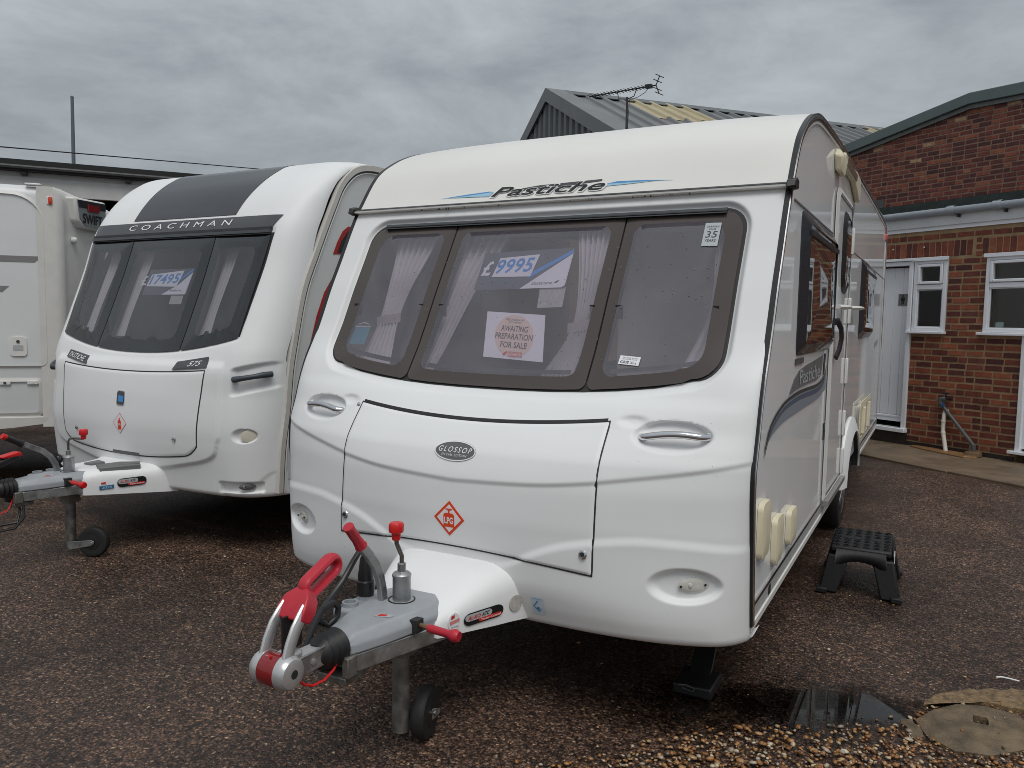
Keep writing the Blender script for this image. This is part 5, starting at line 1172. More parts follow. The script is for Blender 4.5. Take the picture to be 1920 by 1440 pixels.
text_on('lettering', 'blackhorse', (.64, .86, .09, .17), lambda a, b: pcf(a, b, .0022), GREYD, pc); text_on('lettering', 'Cash Price', (.16, .32, .20, .27), lambda a, b: pcf(a, b, .0022), TEALPR, pc)
MB().add([pcf(*p, .0022) for p in ((.875, .12), (.91, .12), (.93, .19), (.90, .17))], [(0, 1, 2, 3)]).build('horse_mark', GREYD, pc, sm=False)
tag(MB().loft([[(.11, float(FA(.1, 1.70)) + .028, 1.675), (.235, float(FA(.2, 1.70)) + .028, 1.68)], [(.105, float(FA(.1, 1.765)) + .028, 1.768), (.235, float(FA(.2, 1.765)) + .028, 1.77)]], False, False, False).build('paper_note', mat('grey_paper', (.50, .50, .46), .7, var=.2, vs=60)), 'blank grey note hanging below the 9995 price card', 'paper')
# "awaiting preparation" sheet
ap = thing('notice_sheet', (0, float(FA(0, 1.55)) + .03, 1.44), 'white notice sheet reading awaiting preparation for sale in the centre pane', 'notice')
La = ap.location
def apf(a, b, o=0):
    x = -.115 + a * .30 - b * .05 + .03; z = 1.452 + b * .205 - a * .014; return tuple(Vector((x, float(FA(0, 1.452) * (1 - b) + FA(0, 1.657) * b) + .027 - o, z)) - La)
MB().add([apf(*p) for p in ((0, 0), (1, 0), (1, .5), (1, 1), (0, 1), (0, .5))], [(0, 1, 2, 5), (5, 2, 3, 4)]).build('sheet', PAPER, ap, sm=False)
MB().add([apf(*p, .0012) for p in ell(.5, .5, .33, .46, 30)], [tuple(range(30))]).build('peach_disc', PEACH, ap, sm=False)
DK = mat('charcoal_brush_print', (.06, .055, .06), .6)
for tx, bx in (('THIS CARAVAN HAS', (.34, .66, .83, .875)), ('JUST ARRIVED', (.39, .61, .765, .81)), ('AWAITING', (.27, .73, .59, .72)), ('PREPARATION', (.18, .82, .42, .55)), ('FOR SALE', (.28, .73, .24, .37))):
    text_on('lettering', tx, bx, lambda a, b: apf(a, b, .0024), DK, ap, bold=.012 if bx[3] - bx[2] > .1 else 0, shear=.12)
for tx, bx in (('NORWICH', (.42, .66, .115, .165)), ('CARAVANS', (.42, .66, .05, .10))): text_on('lettering', tx, bx, lambda a, b: apf(a, b, .0024), REDPR, ap, bold=.01)
MB().add([apf(*p, .0024) for p in ((.33, .10), (.40, .17), (.41, .15), (.36, .06))], [(0, 1, 2, 3)]).build('red_mark', REDPR, ap, sm=False)
# ================================================================ second caravan (local frame; Empty at its base)
C2 = Vector((-3.31, .8, 0))
car2 = thing('caravan', C2, 'newer white caravan on the left with a dark front band and graphite roof stripe', 'caravan', group='parked caravans')
cenB = pchip([.3, .42, .5, .63, .75, .85, 1.03, 1.15, 1.23, 1.3, 1.35, 1.5, 1.64, 1.94, 2.24, 2.4, 2.565, 2.7, 2.765, 2.8], [-.33, -.36, -.375, -.40, -.42, -.428, -.415, -.395, -.375, -.345, -.32, -.25, -.19, -.065, .05, .15, .30, .48, .61, .8])
bowB = pchip([.3, .42, .6, .85, 1.05, 1.25, 1.4, 1.64, 2.0, 2.3, 2.8], [.07, .08, .10, .12, .12, .07, .03, .02, .01, 0, 0])
cdB = pchip([.3, 1.0, 2.3, 2.5, 2.65, 2.75, 2.8], [.27, .27, .25, .2, .13, .08, .04])
def cornerB(x):
    t = np.clip((np.abs(x) - .88) / .27, 0, 1); return 1 - np.sqrt(np.maximum(1 - t ** 2.4, 0))
def FB(x, z): return cenB(z) + bowB(z) * np.abs(np.asarray(x) / 1.15) ** 2.3 + cdB(z) * cornerB(x)
def box_sdf(x, z, x0, x1, z0, z1, r):
    qx = np.abs(x - (x0 + x1) / 2) - ((x1 - x0) / 2 - r); qz = np.abs(z - (z0 + z1) / 2) - ((z1 - z0) / 2 - r)
    return np.sqrt(np.maximum(qx, 0) ** 2 + np.maximum(qz, 0) ** 2) + np.minimum(np.maximum(qx, qz), 0) - r
winbB = lambda x: 1.345 + .115 * np.abs(np.asarray(x) / .93) ** 2.2
def win_sdfB(x, z):
    zb = winbB(x); zt = 2.285; hwd = .945 + (z - 1.4) * .045
    return np.maximum(np.abs(x) - hwd, np.maximum(zb - z, z - zt))
crB = pchip([0, .3, .6, .75, .85, .89, 1.2], [.52, .545, .60, .635, .69, .80, .80])
def featB(x, z):
    ax = np.abs(x)
    tilt = (ax - 1.06) * .28
    d = .040 * smooth(.012, -.02, box_sdf(ax, z - tilt, .955, 1.150, 1.115, 1.29, .02))
    r = np.sqrt(((ax - 1.035) / .062) ** 2 + ((z - .823) / .050) ** 2); d = d + .030 * (1 - smooth(.75, 1.02, r))
    d = d + .030 * smooth(.008, -.012, box_sdf(ax, z, .85, 1.10, .435, .505, .012)) + .012 * smooth(.0, -.03, z - .49 - .09 * smooth(1.06, 1.14, ax)) * smooth(.84, .86, ax)
    # raised belly round the hatch
    d = d - .018 * smooth(-.012, .02, z - crB(ax)) * smooth(.90, .875, ax) * smooth(1.32, 1.26, z)
    return d
def FBf(x, z): return FB(x, z) + featB(x, z) + .012 * smooth(.02, -.006, win_sdfB(x, z)) * smooth(2.24, 2.2, z)
onB = lambda u, v, off=0: (u, float(FBf(u, v)) - off, v)
onBb = lambda u, v, off=0: (u, float(FB(u, v)) - off, v)
a_ = np.linspace(0, math.pi / 2, 40)
xr_ = np.concatenate([np.linspace(0, .875, 110), .88 + .27 * np.sin(np.linspace(0, math.pi / 2, 46))]); xg2 = np.concatenate([-xr_[::-1], xr_[1:]])
zr2 = np.concatenate([np.linspace(.43, 1.4, 150), np.linspace(1.42, 2.3, 60), np.linspace(2.32, 2.70, 30), np.linspace(2.71, 2.80, 22)])
X_, Z_ = np.meshgrid(xg2, zr2); Y_ = FBf(X_, Z_)
droop = .05 * cornerB(X_) * smooth(2.45, 2.8, Z_)
P_ = np.stack([X_, Y_, Z_ - droop], -1)
low = [np.stack([xg2, FBf(xg2, np.full_like(xg2, .43)) + dy, np.full_like(xg2, z)], -1) for z, dy in ((.395, .25), (.392, .08), (.397, .04), (.408, .016), (.42, .004))]
rear_ = [np.stack([xg2, np.full_like(xg2, y) , np.full_like(xg2, z) - .05 * cornerB(xg2) ], -1) for y, z in ((1.0, 2.812), (1.5, 2.82), (3, 2.825), (6.9, 2.82), (7.05, 2.75), (7.1, 2.6), (7.12, .5))]
P_ = np.concatenate([np.stack(low), P_, np.stack(rear_)])
keep = (win_sdfB(P_[..., 0], P_[..., 2]) > -.05) | (P_[..., 1] > .9) | (P_[..., 2] > 2.18)
nv, nu, _ = P_.shape; mb = MB(); mb.v = [tuple(p) for p in P_.reshape(-1, 3).tolist()]
for j in range(nv - 1):
    for i in range(nu - 1):
        if keep[j, i] and keep[j, i + 1] and keep[j + 1, i] and keep[j + 1, i + 1]: mb.f.append((j * nu + i, j * nu + i + 1, (j + 1) * nu + i + 1, (j + 1) * nu + i))
mb.build('front_shell', WHITE, car2, ang=60)
# sides with beige edge trim
tp = [(.42, -.10), (.7, -.08), (.99, -.03), (1.25, 0), (1.48, .05), (1.81, .137), (2.05, .25), (2.23, .34), (2.41, .435), (2.57, .525), (2.66, .61), (2.72, .70), (2.755, .81), (2.768, .92), (2.772, 1.08), (2.775, 1.4), (2.78, 3), (2.78, 6.9)]
for q in (1, -1):
    n = 60; zs = np.linspace(.5, 2.75, 40); yv = pchip([p[0] for p in tp[:13]], [p[1] for p in tp[:13]])
    G_ = np.zeros((40, 12, 3))
    for j, z in enumerate(zs): G_[j, :, 0] = q * 1.149; G_[j, :, 1] = np.linspace(float(yv(z)), 7.08, 12); G_[j, :, 2] = z
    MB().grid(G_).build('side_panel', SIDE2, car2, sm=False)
    pts = [(p[1], p[0]) for p in tp]; dn = []
    us = np.linspace(0, 1, len(pts)); A, B = pchip(us, [p[0] for p in pts]), pchip(us, [p[1] for p in pts])
    dn = [(float(A(t)), float(B(t))) for t in np.linspace(0, 1, 70)]
    for nm, i0, i1, xo, m in (('edge_trim', -.012, .040, .016, TRIMB), ('trim_groove', .040, .046, .010, SEAL_GAP), ('edge_trim', .046, .062, .013, TRIMW)):
        rings = []
        for i, (a, b) in enumerate(dn):
            p, r2 = dn[max(i - 1, 0)], dn[min(i + 1, len(dn) - 1)]; tx, tz = r2[0] - p[0], r2[1] - p[1]; l_ = math.hypot(tx, tz); nx, nz = tz / l_, -tx / l_
            rings.append([(q * 1.135, a + nx * i0, b + nz * i0), (q * (1.15 + xo), a + nx * (i0 + .006), b + nz * (i0 + .006)), (q * (1.15 + xo), a + nx * (i1 - .006), b + nz * (i1 - .006)), (q * 1.135, a + nx * i1, b + nz * i1)])
        MB().loft(rings).build(nm, m, car2, ang=50)
    MB().box(min(q * 1.10, q * 1.147), max(q * 1.10, q * 1.147), -.05, 7.0, .40, .5).build('skirt', TRIMW, car2, bevel=.01)
MB().box(-1.13, 1.13, .1, 7.0, .41, .44).build('floor', UNDER, car2)
onS2 = lambda y, z, off=.003: (1.15 + off, y, z)
# red and black side graphics
for pr in ([(.455, 2.07), (.50, 2.16), (.56, 2.245), (.62, 2.285), (.80, 2.30), (.80, 2.10), (.6, 2.08)], [(.20, 1.38), (.28, 1.62), (.36, 1.79), (.44, 1.89), (.55, 1.935), (.9, 1.95), (.9, 1.45), (.5, 1.40)]):
    MB().prism(pr, lambda a, b: onS2(a, b, .002), lambda a, b: onS2(a, b, .001)).build('side_graphic', mat('dark_red_print', (.34, .012, .014), .35), car2, sm=False)
    cx = max(p[0] for p in pr); MB().prism([(p[0] + .045, p[1] - .008 if p[1] > pr[0][1] + .1 else p[1] + .012) for p in pr], lambda a, b: onS2(a, b, .0035), lambda a, b: onS2(a, b, .0025)).build('side_graphic', BLACKPR, car2, sm=False)
# graphite roof stripe
hw_ = .56; rows = []
for z in list(np.linspace(2.335, 2.7, 30)) + list(np.linspace(2.71, 2.797, 16)):
    w_ = hw_ + .03 * smooth(2.33, 2.75, z)
    rows.append([(x, float(FB(x, z)) - .004, z + .002) for x in np.linspace(-w_, w_, 31)])
for y, z in ((1.0, 2.817), (1.5, 2.826), (3, 2.831), (6.5, 2.828)): rows.append([(x, y, z) for x in np.linspace(-hw_ - .03, hw_ + .03, 31)])
MB().grid(np.array(rows)).build('roof_stripe', ROOFD, car2, ang=60)
# name band above the windows
bz0, bz1 = 2.232, 2.318
G_ = np.array([[(x, float(FB(x, z)) - .006, z) for x in np.linspace(-.968 - (z - bz0) * .3, .968 + (z - bz0) * .5, 61)] for z in np.linspace(bz0, bz1, 9)])
nb_ = MB().grid(G_).build('name_band', mat('graphite_band', (.060, .062, .068), .3, coat=.3), car2)
text_on('lettering', 'COACHMAN', (-.56, .56, 2.258, 2.300), lambda u, v: onBb(u, v, .009), WHITEPR, nb_, bold=0, space=1.7, shear=.12)
for z0, z1, o, m in ((2.212, 2.230, .016, SEAL_GAP), (2.188, 2.210, .020, mat('grey_black_hinge')), (2.178, 2.186, .014, SEAL_GAP)):
    MB().loft([[onBb(x, z0, o), onBb(x, z1, o), onBb(x, z1, -.01), onBb(x, z0, -.01)] for x in np.linspace(-.965, .965, 41)]).build('window_rail', m, car2)
# three dark windows
def unitB(x0, x1, g, r, notch=False):
    b = lambda x: float(winbB(x)) + .004 + g; tz = 2.176 - g
    e = lambda x, z, s: x + s * (z - 1.4) * .045 * (abs(x) > .8)
    o = []
    for cx, cz, a0, sx_, sz_ in ((x1, tz, 0, -1, -1), (x0, tz, 90, 1, -1)):
        o += [(e(cx, tz, 1 if cx > 0 else -1) + sx_ * (r + (g if abs(cx) < 2 else 0)) + math.cos(math.radians(a0 + 15 * k)) * r, cz + sz_ * r + math.sin(math.radians(a0 + 15 * k)) * r) for k in range(7)]
    xa, xb = x0 + g, x1 - g
    o += [(e(x0, tz, -1 if x0 < 0 else 1) * (1 - k / 6) + x0 * k / 6 + g, tz - r + (b(x0) + r - tz + r) * k / 6) for k in range(1, 6)]
    o += [(xa + r + math.cos(math.radians(180 + 15 * k)) * r, b(xa + r * .4) + r + math.sin(math.radians(180 + 15 * k)) * r) for k in range(7)]
    for k in range(1, 16):
        x = xa + r + (xb - xa - 2 * r) * k / 16; o.append((x, b(x) + (.022 if notch and k in (4, 5, 11, 12) else 0)))
    o += [(xb - r + math.cos(math.radians(270 + 15 * k)) * r, b(xb - r * .4) + r + math.sin(math.radians(270 + 15 * k)) * r) for k in range(7)]
    o += [(x1 * (1 - k / 6) + e(x1, tz, 1 if x1 > 0 else -1) * k / 6 - g, b(x1) + r + (tz - r - b(x1) - r) * k / 6) for k in range(1, 6)]
    return o
for i, (x0, x1) in enumerate(((-.938, -.452), (-.444, .444), (.452, .938))):
    A = unitB(x0, x1, .0, .012); B = unitB(x0, x1, .085, .055, True)
    wn = ring(A, B, lambda u, v, o: onBb(u, v, o), .012, offA=.002, offB=.010, steps=5).build('front_window', FRAMED, car2, ang=60)
    patch(B, lambda u, v, o: onBb(u, v, .010 + o), .003, 8, bulge=.004).build('pane', PANE2, wn, ang=60)
mb = MB()
for q in (-1, 1): mb.loft([[(q * .448 - .03, float(FB(.44, z)) + .012, z), (q * .448 + .03, float(FB(.44, z)) + .012, z), (q * .448 + .03, float(FB(.44, z)) + .05, z), (q * .448 - .03, float(FB(.44, z)) + .05, z)] for z in np.linspace(1.37, 2.18, 12)])
mb.build('mullion', SEAL_GAP, car2)
for q in (-1, 1): MB().loft([[(q * (.955 + (z - 1.4) * .045), float(FB(.95, z)) + .012 , z), (q * (.90 + (z - 1.4) * .045), float(FB(.90, z)) + .012, z), (q * (.90 + (z - 1.4) * .045), float(FB(.9, z)) + .05, z), (q * (.955 + (z - 1.4) * .045), float(FB(.95, z)) + .05, z)] for z in np.linspace(1.47, 2.19, 14)]).build('window_bed', SEAL_GAP, car2)
# hatch
ht2 = lambda x: 1.214 + .030 * (x / .74) ** 2
hb2 = lambda x: .628 + .055 * (abs(x) / .70) ** 2.2 + .06 * max(0, (abs(x) - .60) / .12) ** 2
hw2 = lambda t: .712 + .045 * t
S_, T_ = np.meshgrid(np.linspace(-1, 1, 121), np.linspace(0, 1, 71))
xh = S_ * (.712 + .045 * T_); zh = np.vectorize(hb2)(xh) * (1 - T_) + np.vectorize(ht2)(xh) * T_
ed = np.minimum(np.minimum(1 - np.abs(S_), T_ * .8), (1 - T_) * .8)
hat2 = MB().grid(np.stack([xh, FBf(xh, zh) - .007 + .005 * (1 - smooth(0, .02, ed)), zh], -1)).build('locker_hatch', WHITE, car2, ang=60)
bp_ = lambda s, t: (s * (.712 + .045 * t), hb2(s * (.712 + .045 * t)) * (1 - t) + ht2(s * (.712 + .045 * t)) * t)
h2l = [bp_(s, 0) for s in np.linspace(-1, 1, 51)] + [bp_(1, t) for t in np.linspace(0, 1, 25)[1:]] + [bp_(s, 1) for s in np.linspace(1, -1, 51)[1:]] + [bp_(-1, t) for t in np.linspace(1, 0, 25)[1:-1]]
ring(grow(h2l, 0, 0, .007), grow(h2l, 0, 0, -.012), lambda u, v, o: onB(u, v, .0025 + o), .004).build('hatch_gap_shade', SEAL_GAP, car2)  # black strip puts the shade of the shut gap into colour
onH2 = lambda u, v, off=0: (u, float(FBf(u, v)) - .007 - off, v)
for q in (-1, 1): MB().lathe([(.018, 0), (.018, .005), (.010, .008)], onH2(q * .53, .778), (0, -1, .1), 18).build('hatch_lock', CHROME, hat2)
MB().loft([[onH2(x, .626, .002), onH2(x, .648, .002), onH2(x, .648, -.01), onH2(x, .626, -.01)] for x in np.linspace(-.12, .16, 8)]).build('hatch_grip', mat('grey_grip', (.10, .105, .10), .5), hat2)
b2 = patch(rrect(-.042, .042, .973, 1.078, .018, 5), lambda u, v, o: onH2(u, v, .004 + o), .004, 3).build('maker_badge', CHROME, hat2)
patch(rrect(-.036, .036, .979, 1.072, .015, 5), lambda u, v, o: onH2(u, v, .006 + o), .001, 3).build('badge_field', GREYD, b2)
patch([(-.02, 1.0), (.036, 1.0), (.036, 1.038), (-.02, 1.046)], lambda u, v, o: onH2(u, v, .0075 + o), .001, 2).build('badge_mark', mat('bright_blue_print'), b2, sm=False)
lpg_sign(hat2, onH2, -.003, .848, .074, mat('dull_red_print', (.50, .10, .06), .4), 'second')
# name plates
def plate(poly, txt, box, nm):
    o = patch(dens(poly, .03), lambda u, v, o: onB(u, v, .010 + o), .010, 3).build('name_plate', GREYD, car2, sm=False)
    text_on('lettering', txt, box, lambda u, v: onB(u, v + u * nm, .0125), WHITEPR, o, shear=.3, bold=0)
plate([(-.758, 1.288), (-.472, 1.246), (-.49, 1.303), (-.752, 1.340)], 'PASTICHE', (-.735, -.505, 1.188, 1.222), -.145)
plate([(.468, 1.243), (.768, 1.268), (.745, 1.338), (.485, 1.297)], '575', (.60, .71, 1.219, 1.252), .085)
# side grab handles
for q in (-1, 1):
    hp = [(q * .972, 1.192), (q * .985, 1.196), (q * 1.03, 1.205), (q * 1.09, 1.218), (q * 1.125, 1.228), (q * 1.14, 1.232)]
    MB().tube([(x, float(FB(abs(x) * .985, z)) - .004 + (.03 if k in (0, 5) else 0), z) for k, (x, z) in enumerate(hp)], [.020, .022, .018, .017, .021, .020], 12).build('grab_handle', mat('slate_plastic', (.045, .055, .068), .45), car2)
    patch(ell(q * 1.055, .823, .030, .040, 24), lambda u, v, o: (u, float(FB(1.055, .823)) + .012 - o + (abs(u) - 1.055) * 1.4, v), .012, 3, bulge=.004).build('side_reflector', mat('cream_lens', (.66, .62, .52), .3), car2)
    lf = patch(ell(q * 1.027, .477, .036, .020, 24), lambda u, v, o: (u, float(FB(1.027, .477)) + .014 - o + (abs(u) - 1.027) * 1.0, v), .010, 3, bulge=.006).build('marker_lamp', mat('clear_dark_lens', (.10, .10, .10), .1, coat=1), car2)
    MB().lathe([(.010, 0), (.010, .006), (.004, .009)], (q * 1.02, float(FB(1.02, .477)) + .002, .478), (0, -1, 0), 12).build('lamp_bulb', CHROME, lf)
# fairing with grey treads
secs2 = [(-.84, .165, .425, .545), (-.80, .19, .422, .570), (-.72, .225, .416, .578), (-.62, .265, .408, .575), (-.52, .305, .400, .572), (-.42, .345, .392, .575), (-.36, .375, .388, .60), (-.30, .40, .385, .62)]
MB().loft([fair_section(*s, e=9.0) for s in secs2], False, True, False).build('drawbar_fairing', WHITE, car2, ang=55)
for pr in ([(.10, -.70), (.185, -.735), (.275, -.50), (.25, -.48), (.13, -.60)], [(.03, -.66), (.09, -.68), (.21, -.47), (.16, -.42), (.06, -.50)], [(-.10, -.66), (-.02, -.66), (-.02, -.56), (-.12, -.54)]):
    MB().prism(pr, lambda a, b: (a, b, .588), lambda a, b: (a, b, .560)).build('tread_pad', mat('grey_tread', (.16, .165, .16), .8, bump=.6, bs=200), car2, sm=False)
def onF2(u, v, off=0):
    y = -.81 + u * .5; hw = float(np.interp(y, [s[0] for s in secs2], [s[1] for s in secs2])); return (hw + .003 + off, y, v)
alko_badge(car2, lambda a, b, o=0: onF2(.30 + a * .34, .455 + b * .058 + a * .004, o))
q_ = MB().prism([(.10, .452), (.26, .455), (.26, .48), (.10, .477)], lambda a, b: onF2(a, b, .003), lambda a, b: onF2(a, b, .001)).build('service_sticker', mat('blue_sticker', (.02, .14, .28), .4), car2, sm=False)
text_on('lettering', '2025', (.12, .24, .458, .474), lambda a, b: onF2(a, b, .005), BLUEL, q_, bold=.02)
MB().prism([(.12, .490), (.17, .492), (.17, .502), (.12, .50)], lambda a, b: onF2(a, b, .003), lambda a, b: onF2(a, b, .001)).build('red_sticker', REDPR, car2, sm=False)
towing_gear(car2, 'second')
MB().box(-.42, -.35, -.2, 6.2, .36, .40).box(.35, .42, -.2, 6.2, .36, .40).build('chassis_rail', GALVD, car2)
for q in (1, -1): MB().lathe([(.20, -.085), (.29, -.09), (.323, -.06), (.325, .06), (.29, .09), (.20, .085)], (q * 1.0, 3.7, .325), (q, 0, 0), 32).build('wheel', TYRE, car2)
# inside
MB().box(-1.1, 1.1, 6.8, 6.85, .45, 2.7).box(-1.13, -1.12, 1.0, 6.8, .45, 2.66).box(1.12, 1.13, 1.0, 6.8, .45, 2.66).box(-1.12, 1.12, 1.0, 6.8, 2.66, 2.68).build('interior_wall', INSIDE, car2)
MB().box(-1.05, 1.05, .0, .5, .9, 1.34).build('sofa', SOFA, car2, bevel=.05)
MB().box(-.6, .9, 2.6, 2.65, .9, 2.3).build('partition', mat('pale_partition'), car2)
f2in = lambda dy: (lambda x, z: float(FB(x - C2.x, z)) + C2.y + dy)
CG2 = 'curtains behind the left caravan front window'
for xa, xb, lab in ((-.80, -.68, 'pale curtain in the left pane of the left caravan'), (-.40, -.28, 'pale curtain at the left of the centre pane of the left caravan'), (.50, .62, 'pale curtain at the left of the right pane of the left caravan')):
    curtain('curtain', [(2.12, C2.x + xa, C2.x + xb), (1.6, C2.x + xa, C2.x + xb - .03), (1.45, C2.x + xa - .01, C2.x + xb - .02)], 2.12, 1.45, f2in(.09), lab, 3, .012, group=CG2)
p2 = thing('price_card', (C2.x, C2.y + float(FB(0, 1.84)) + .03, 1.755), 'price card reading 17495 pounds in the left caravan window', 'price card'); L2 = p2.location
p2f = lambda a, b, o=0: tuple(Vector((C2.x - .245 + a * .53, C2.y + float(FB(0, 1.757) * (1 - b) + FB(0, 1.95) * b) + .027 - o, 1.757 + b * .19 + a * .004)) - L2)
MB().prism([(.10, 0), (1, 0), (1, 1), (.10, 1)], lambda a, b: p2f(a, b, 0), lambda a, b: p2f(a, b, -.002)).build('card', mat('dark_card'), p2, sm=False)
MB().prism([(.50, .0), (.98, .0), (1, .85), (.78, .36)], lambda a, b: p2f(a, b, .0012), lambda a, b: p2f(a, b, .0006)).build('white_corner', PAPER, p2, sm=False)
MB().prism([(.74, .45), (1, .9), (1, 1.0), (.74, .56)], lambda a, b: p2f(a, b, .002), lambda a, b: p2f(a, b, .0014)).build('blue_stripe', mat('bright_blue_print'), p2, sm=False)
MB().prism([(.13, .34), (.76, .30), (.82, .93), (.17, .80)], lambda a, b: p2f(a, b, .0028), lambda a, b: p2f(a, b, .0022)).build('number_strip', PAPER, p2, sm=False)
text_on('lettering', '17495', (.17, .77, .42, .80), lambda a, b: p2f(a, b + (a - .5) * .08, .0036), mat('bright_blue_print'), p2, shear=.15, bold=.018, space=1.05)
text_on('lettering', '£', (.0, .11, .38, .76), lambda a, b: p2f(a, b, .0022), WHITEPR, p2, bold=.02)
text_on('lettering', 'blackhorse', (.66, .88, .12, .20), lambda a, b: p2f(a, b, .0022), GREYD, p2)
tag(MB().loft([[(C2.x + .13, C2.y + float(FB(.1, 1.70)) + .028, 1.69), (C2.x + .26, C2.y + float(FB(.2, 1.70)) + .028, 1.69)], [(C2.x + .13, C2.y + float(FB(.1, 1.75)) + .028, 1.752), (C2.x + .26, C2.y + float(FB(.2, 1.75)) + .028, 1.752)]], False, False, False).build('paper_note', mat('grey_paper')), 'small blank grey note hanging below the 17495 price card', 'paper')

# ================================================================ third caravan, its flank towards the camera, rear at the right
C3 = Vector((-5.482, 1.280, 0)); r3 = math.radians(49.5)
car3 = thing('caravan', C3, 'white caravan at the far left seen from its side with grey stripes', 'caravan', r3, 'parked caravans')
W3 = mat('off_white_side', (.70, .72, .72), .35, var=.05, vs=3); W3b = mat('aged_white_moulding', (.66, .65, .62), .4, var=.08, vs=6)
# body: section along local x from -5.6 (front) to 0 (rear); flank at y=0, depth 2.2
def sec3(x, top, y0=.0, y1=2.2, bot=.66): return [(x, y0 + .02, bot), (x, y0 - .0, bot + .1), (x, y0, top - .10), (x, y0 + .015, top - .03), (x, y0 + .07, top), (x, y1 - .07, top), (x, y1, top - .08), (x, y1, bot)]
MB().loft([sec3(x, t) for x, t in ((-5.6, 2.6), (-5, 2.77), (-.14, 2.77))]).build('body', W3, car3, ang=50)
# rear moulding wraps the corner, bowed outwards
ys3 = np.linspace(0, 1, 25)
def rear_x(t, z): return .045 + .30 * math.sin(math.pi * min(1, t * 1.0)) * (1 - .25 * smooth(1.2, .6, z)) 
Gm = []
for z in list(np.linspace(.55, 2.60, 30)) + [2.65, 2.70, 2.735, 2.755, 2.762]:
    sh = max(0, (z - 2.60)) ; k_ = math.sqrt(max(0, 1 - (sh / .165) ** 2)) if sh else 1
    row = [(-.16, -.012, z)]
    for x in (-.10, -.05): row.append((x, -.016, z))
    for a in np.linspace(0, math.pi / 2, 9): row.append((-.03 + .085 * math.sin(a) * k_, .069 - .085 * math.cos(a), z))
    for t in np.linspace(.02, 1, 24): row.append((.055 * k_ + .34 * math.sin(math.pi * t * .9) * k_, .069 + t * 2.06, z))
    Gm.append(row)
MB().grid(np.array(Gm)).build('rear_moulding', W3b, car3, ang=50)
on3 = lambda x, z, off=0: (x, -.0 - off, z)
A = rrect(-4.9, -.085, 1.10, 2.70, [.28, .2, .05, .05], 8); B = rrect(-4.88, -.110, 1.12, 2.675, [.26, .19, .05, .05], 8)
ring(A, B, lambda u, v, o: on3(u, v, o), .003, offA=.004, offB=.018, steps=3).build('side_window_moulding', W3b, car3)
patch(dens(B, .3), lambda u, v, o: on3(u, v, .004 + o), .002, 3).build('side_insert', W3, car3, sm=False)
MB().prism([(-1.4, 2.062), (-.19, 2.069), (-.132, 2.125), (-1.4, 2.119)], lambda a, b: on3(a, b, .007), lambda a, b: on3(a, b, .005)).build('stripe', mat('mid_grey_stripe', (.22, .21, .215), .4), car3, sm=False)
MB().prism([(-1.6, 1.793), (-.452, 1.794), (-.397, 1.849), (-1.6, 1.851)], lambda a, b: on3(a, b, .007), lambda a, b: on3(a, b, .005)).build('stripe', mat('mid_grey_stripe'), car3, sm=False)
lt = patch(rrect(-.405, -.272, 1.21, 1.384, .03, 5), lambda u, v, o: on3(u, v, .016 + o), .012, 3).build('service_flap', TRIMW, car3)
MB().box(-.38, -.30, -.018, -.015, 1.26, 1.31).build('flap_recess', GREYPR, lt); MB().lathe([(.014, 0), (.014, .008)], on3(-.34, 1.345, .016), (0, -1, 0), 12).build('flap_lock', GREYD, lt)
A = rrect(-1.2, -.158, .655, 1.008, .04, 5); B = rrect(-1.17, -.186, .685, .975, .03, 5)
lc = ring(A, B, lambda u, v, o: on3(u, v, o), .003, offA=.004, offB=.016, steps=3).build('locker_door', W3b, car3)
for x in (-.455, -.235): MB().box(x - .045, x + .045, -.018, -.004, .945, .985).build('locker_latch', TRIMW, lc, bevel=.006); MB().lathe([(.012, 0), (.012, .006)], on3(x, .965, .018), (0, -1, 0), 10).build('latch_button', GREYD if x < -.4 else TRIMW, lc)
MB().loft([[(x, .02, .53 + .05 * smooth(-.6, 0, x)), (x, -.012, .535 + .05 * smooth(-.6, 0, x)), (x, -.016, .640), (x, .02, .655)] for x in np.linspace(-5.5, -.0, 30)]).build('skirt', W3b, car3)
lr = patch(rrect(-.062, -.030, 2.60, 2.672, .015, 5), lambda u, v, o: (u, -.030 - o, v), .016, 3, bulge=.006).build('marker_lamp', mat('red_orange_lens', (.62, .05, .02), .2, coat=.5), car3)
MB().box(-.075, -.050, -.026, -.015, 2.60, 2.672).build('lamp_base', TRIMW, lr, bevel=.006)
MB().box(-.25, -.12, -.012, .05, 2.763, 2.785).build('roof_rail_end', TRIMW, car3, bevel=.008)
# rear spoiler with name plate and brake light
def onR3(y, z, off=0):
    t = (y - .069) / 2.06; return (.055 + .34 * math.sin(math.pi * t * .9) + .05 + off, y, z)
sp_ = MB().prism([(.26, 2.70), (.32, 2.48), (.45, 2.42), (.98, 2.42), (1.04, 2.50), (1.04, 2.72)], lambda a, b: onR3(.10 + (a - .26) * .62, b, .02), lambda a, b: onR3(.10 + (a - .26) * .62, b, -.10)).build('rear_spoiler', W3b, car3, bevel=.02)
MB().prism([(.30, 2.68), (.345, 2.51), (.46, 2.445), (.96, 2.445), (1.0, 2.52), (1.0, 2.70)], lambda a, b: onR3(.10 + (a - .26) * .62, b, .026), lambda a, b: onR3(.10 + (a - .26) * .62, b, .019)).build('name_plate', mat('steel_grey_plate', (.20, .22, .22), .4), sp_, sm=False)
MB().prism([(.30, 2.68), (.32, 2.61), (1.0, 2.63), (1.0, 2.70)], lambda a, b: onR3(.10 + (a - .26) * .62, b, .029), lambda a, b: onR3(.10 + (a - .26) * .62, b, .0265)).build('dark_strip', BLACKPR, sp_, sm=False)
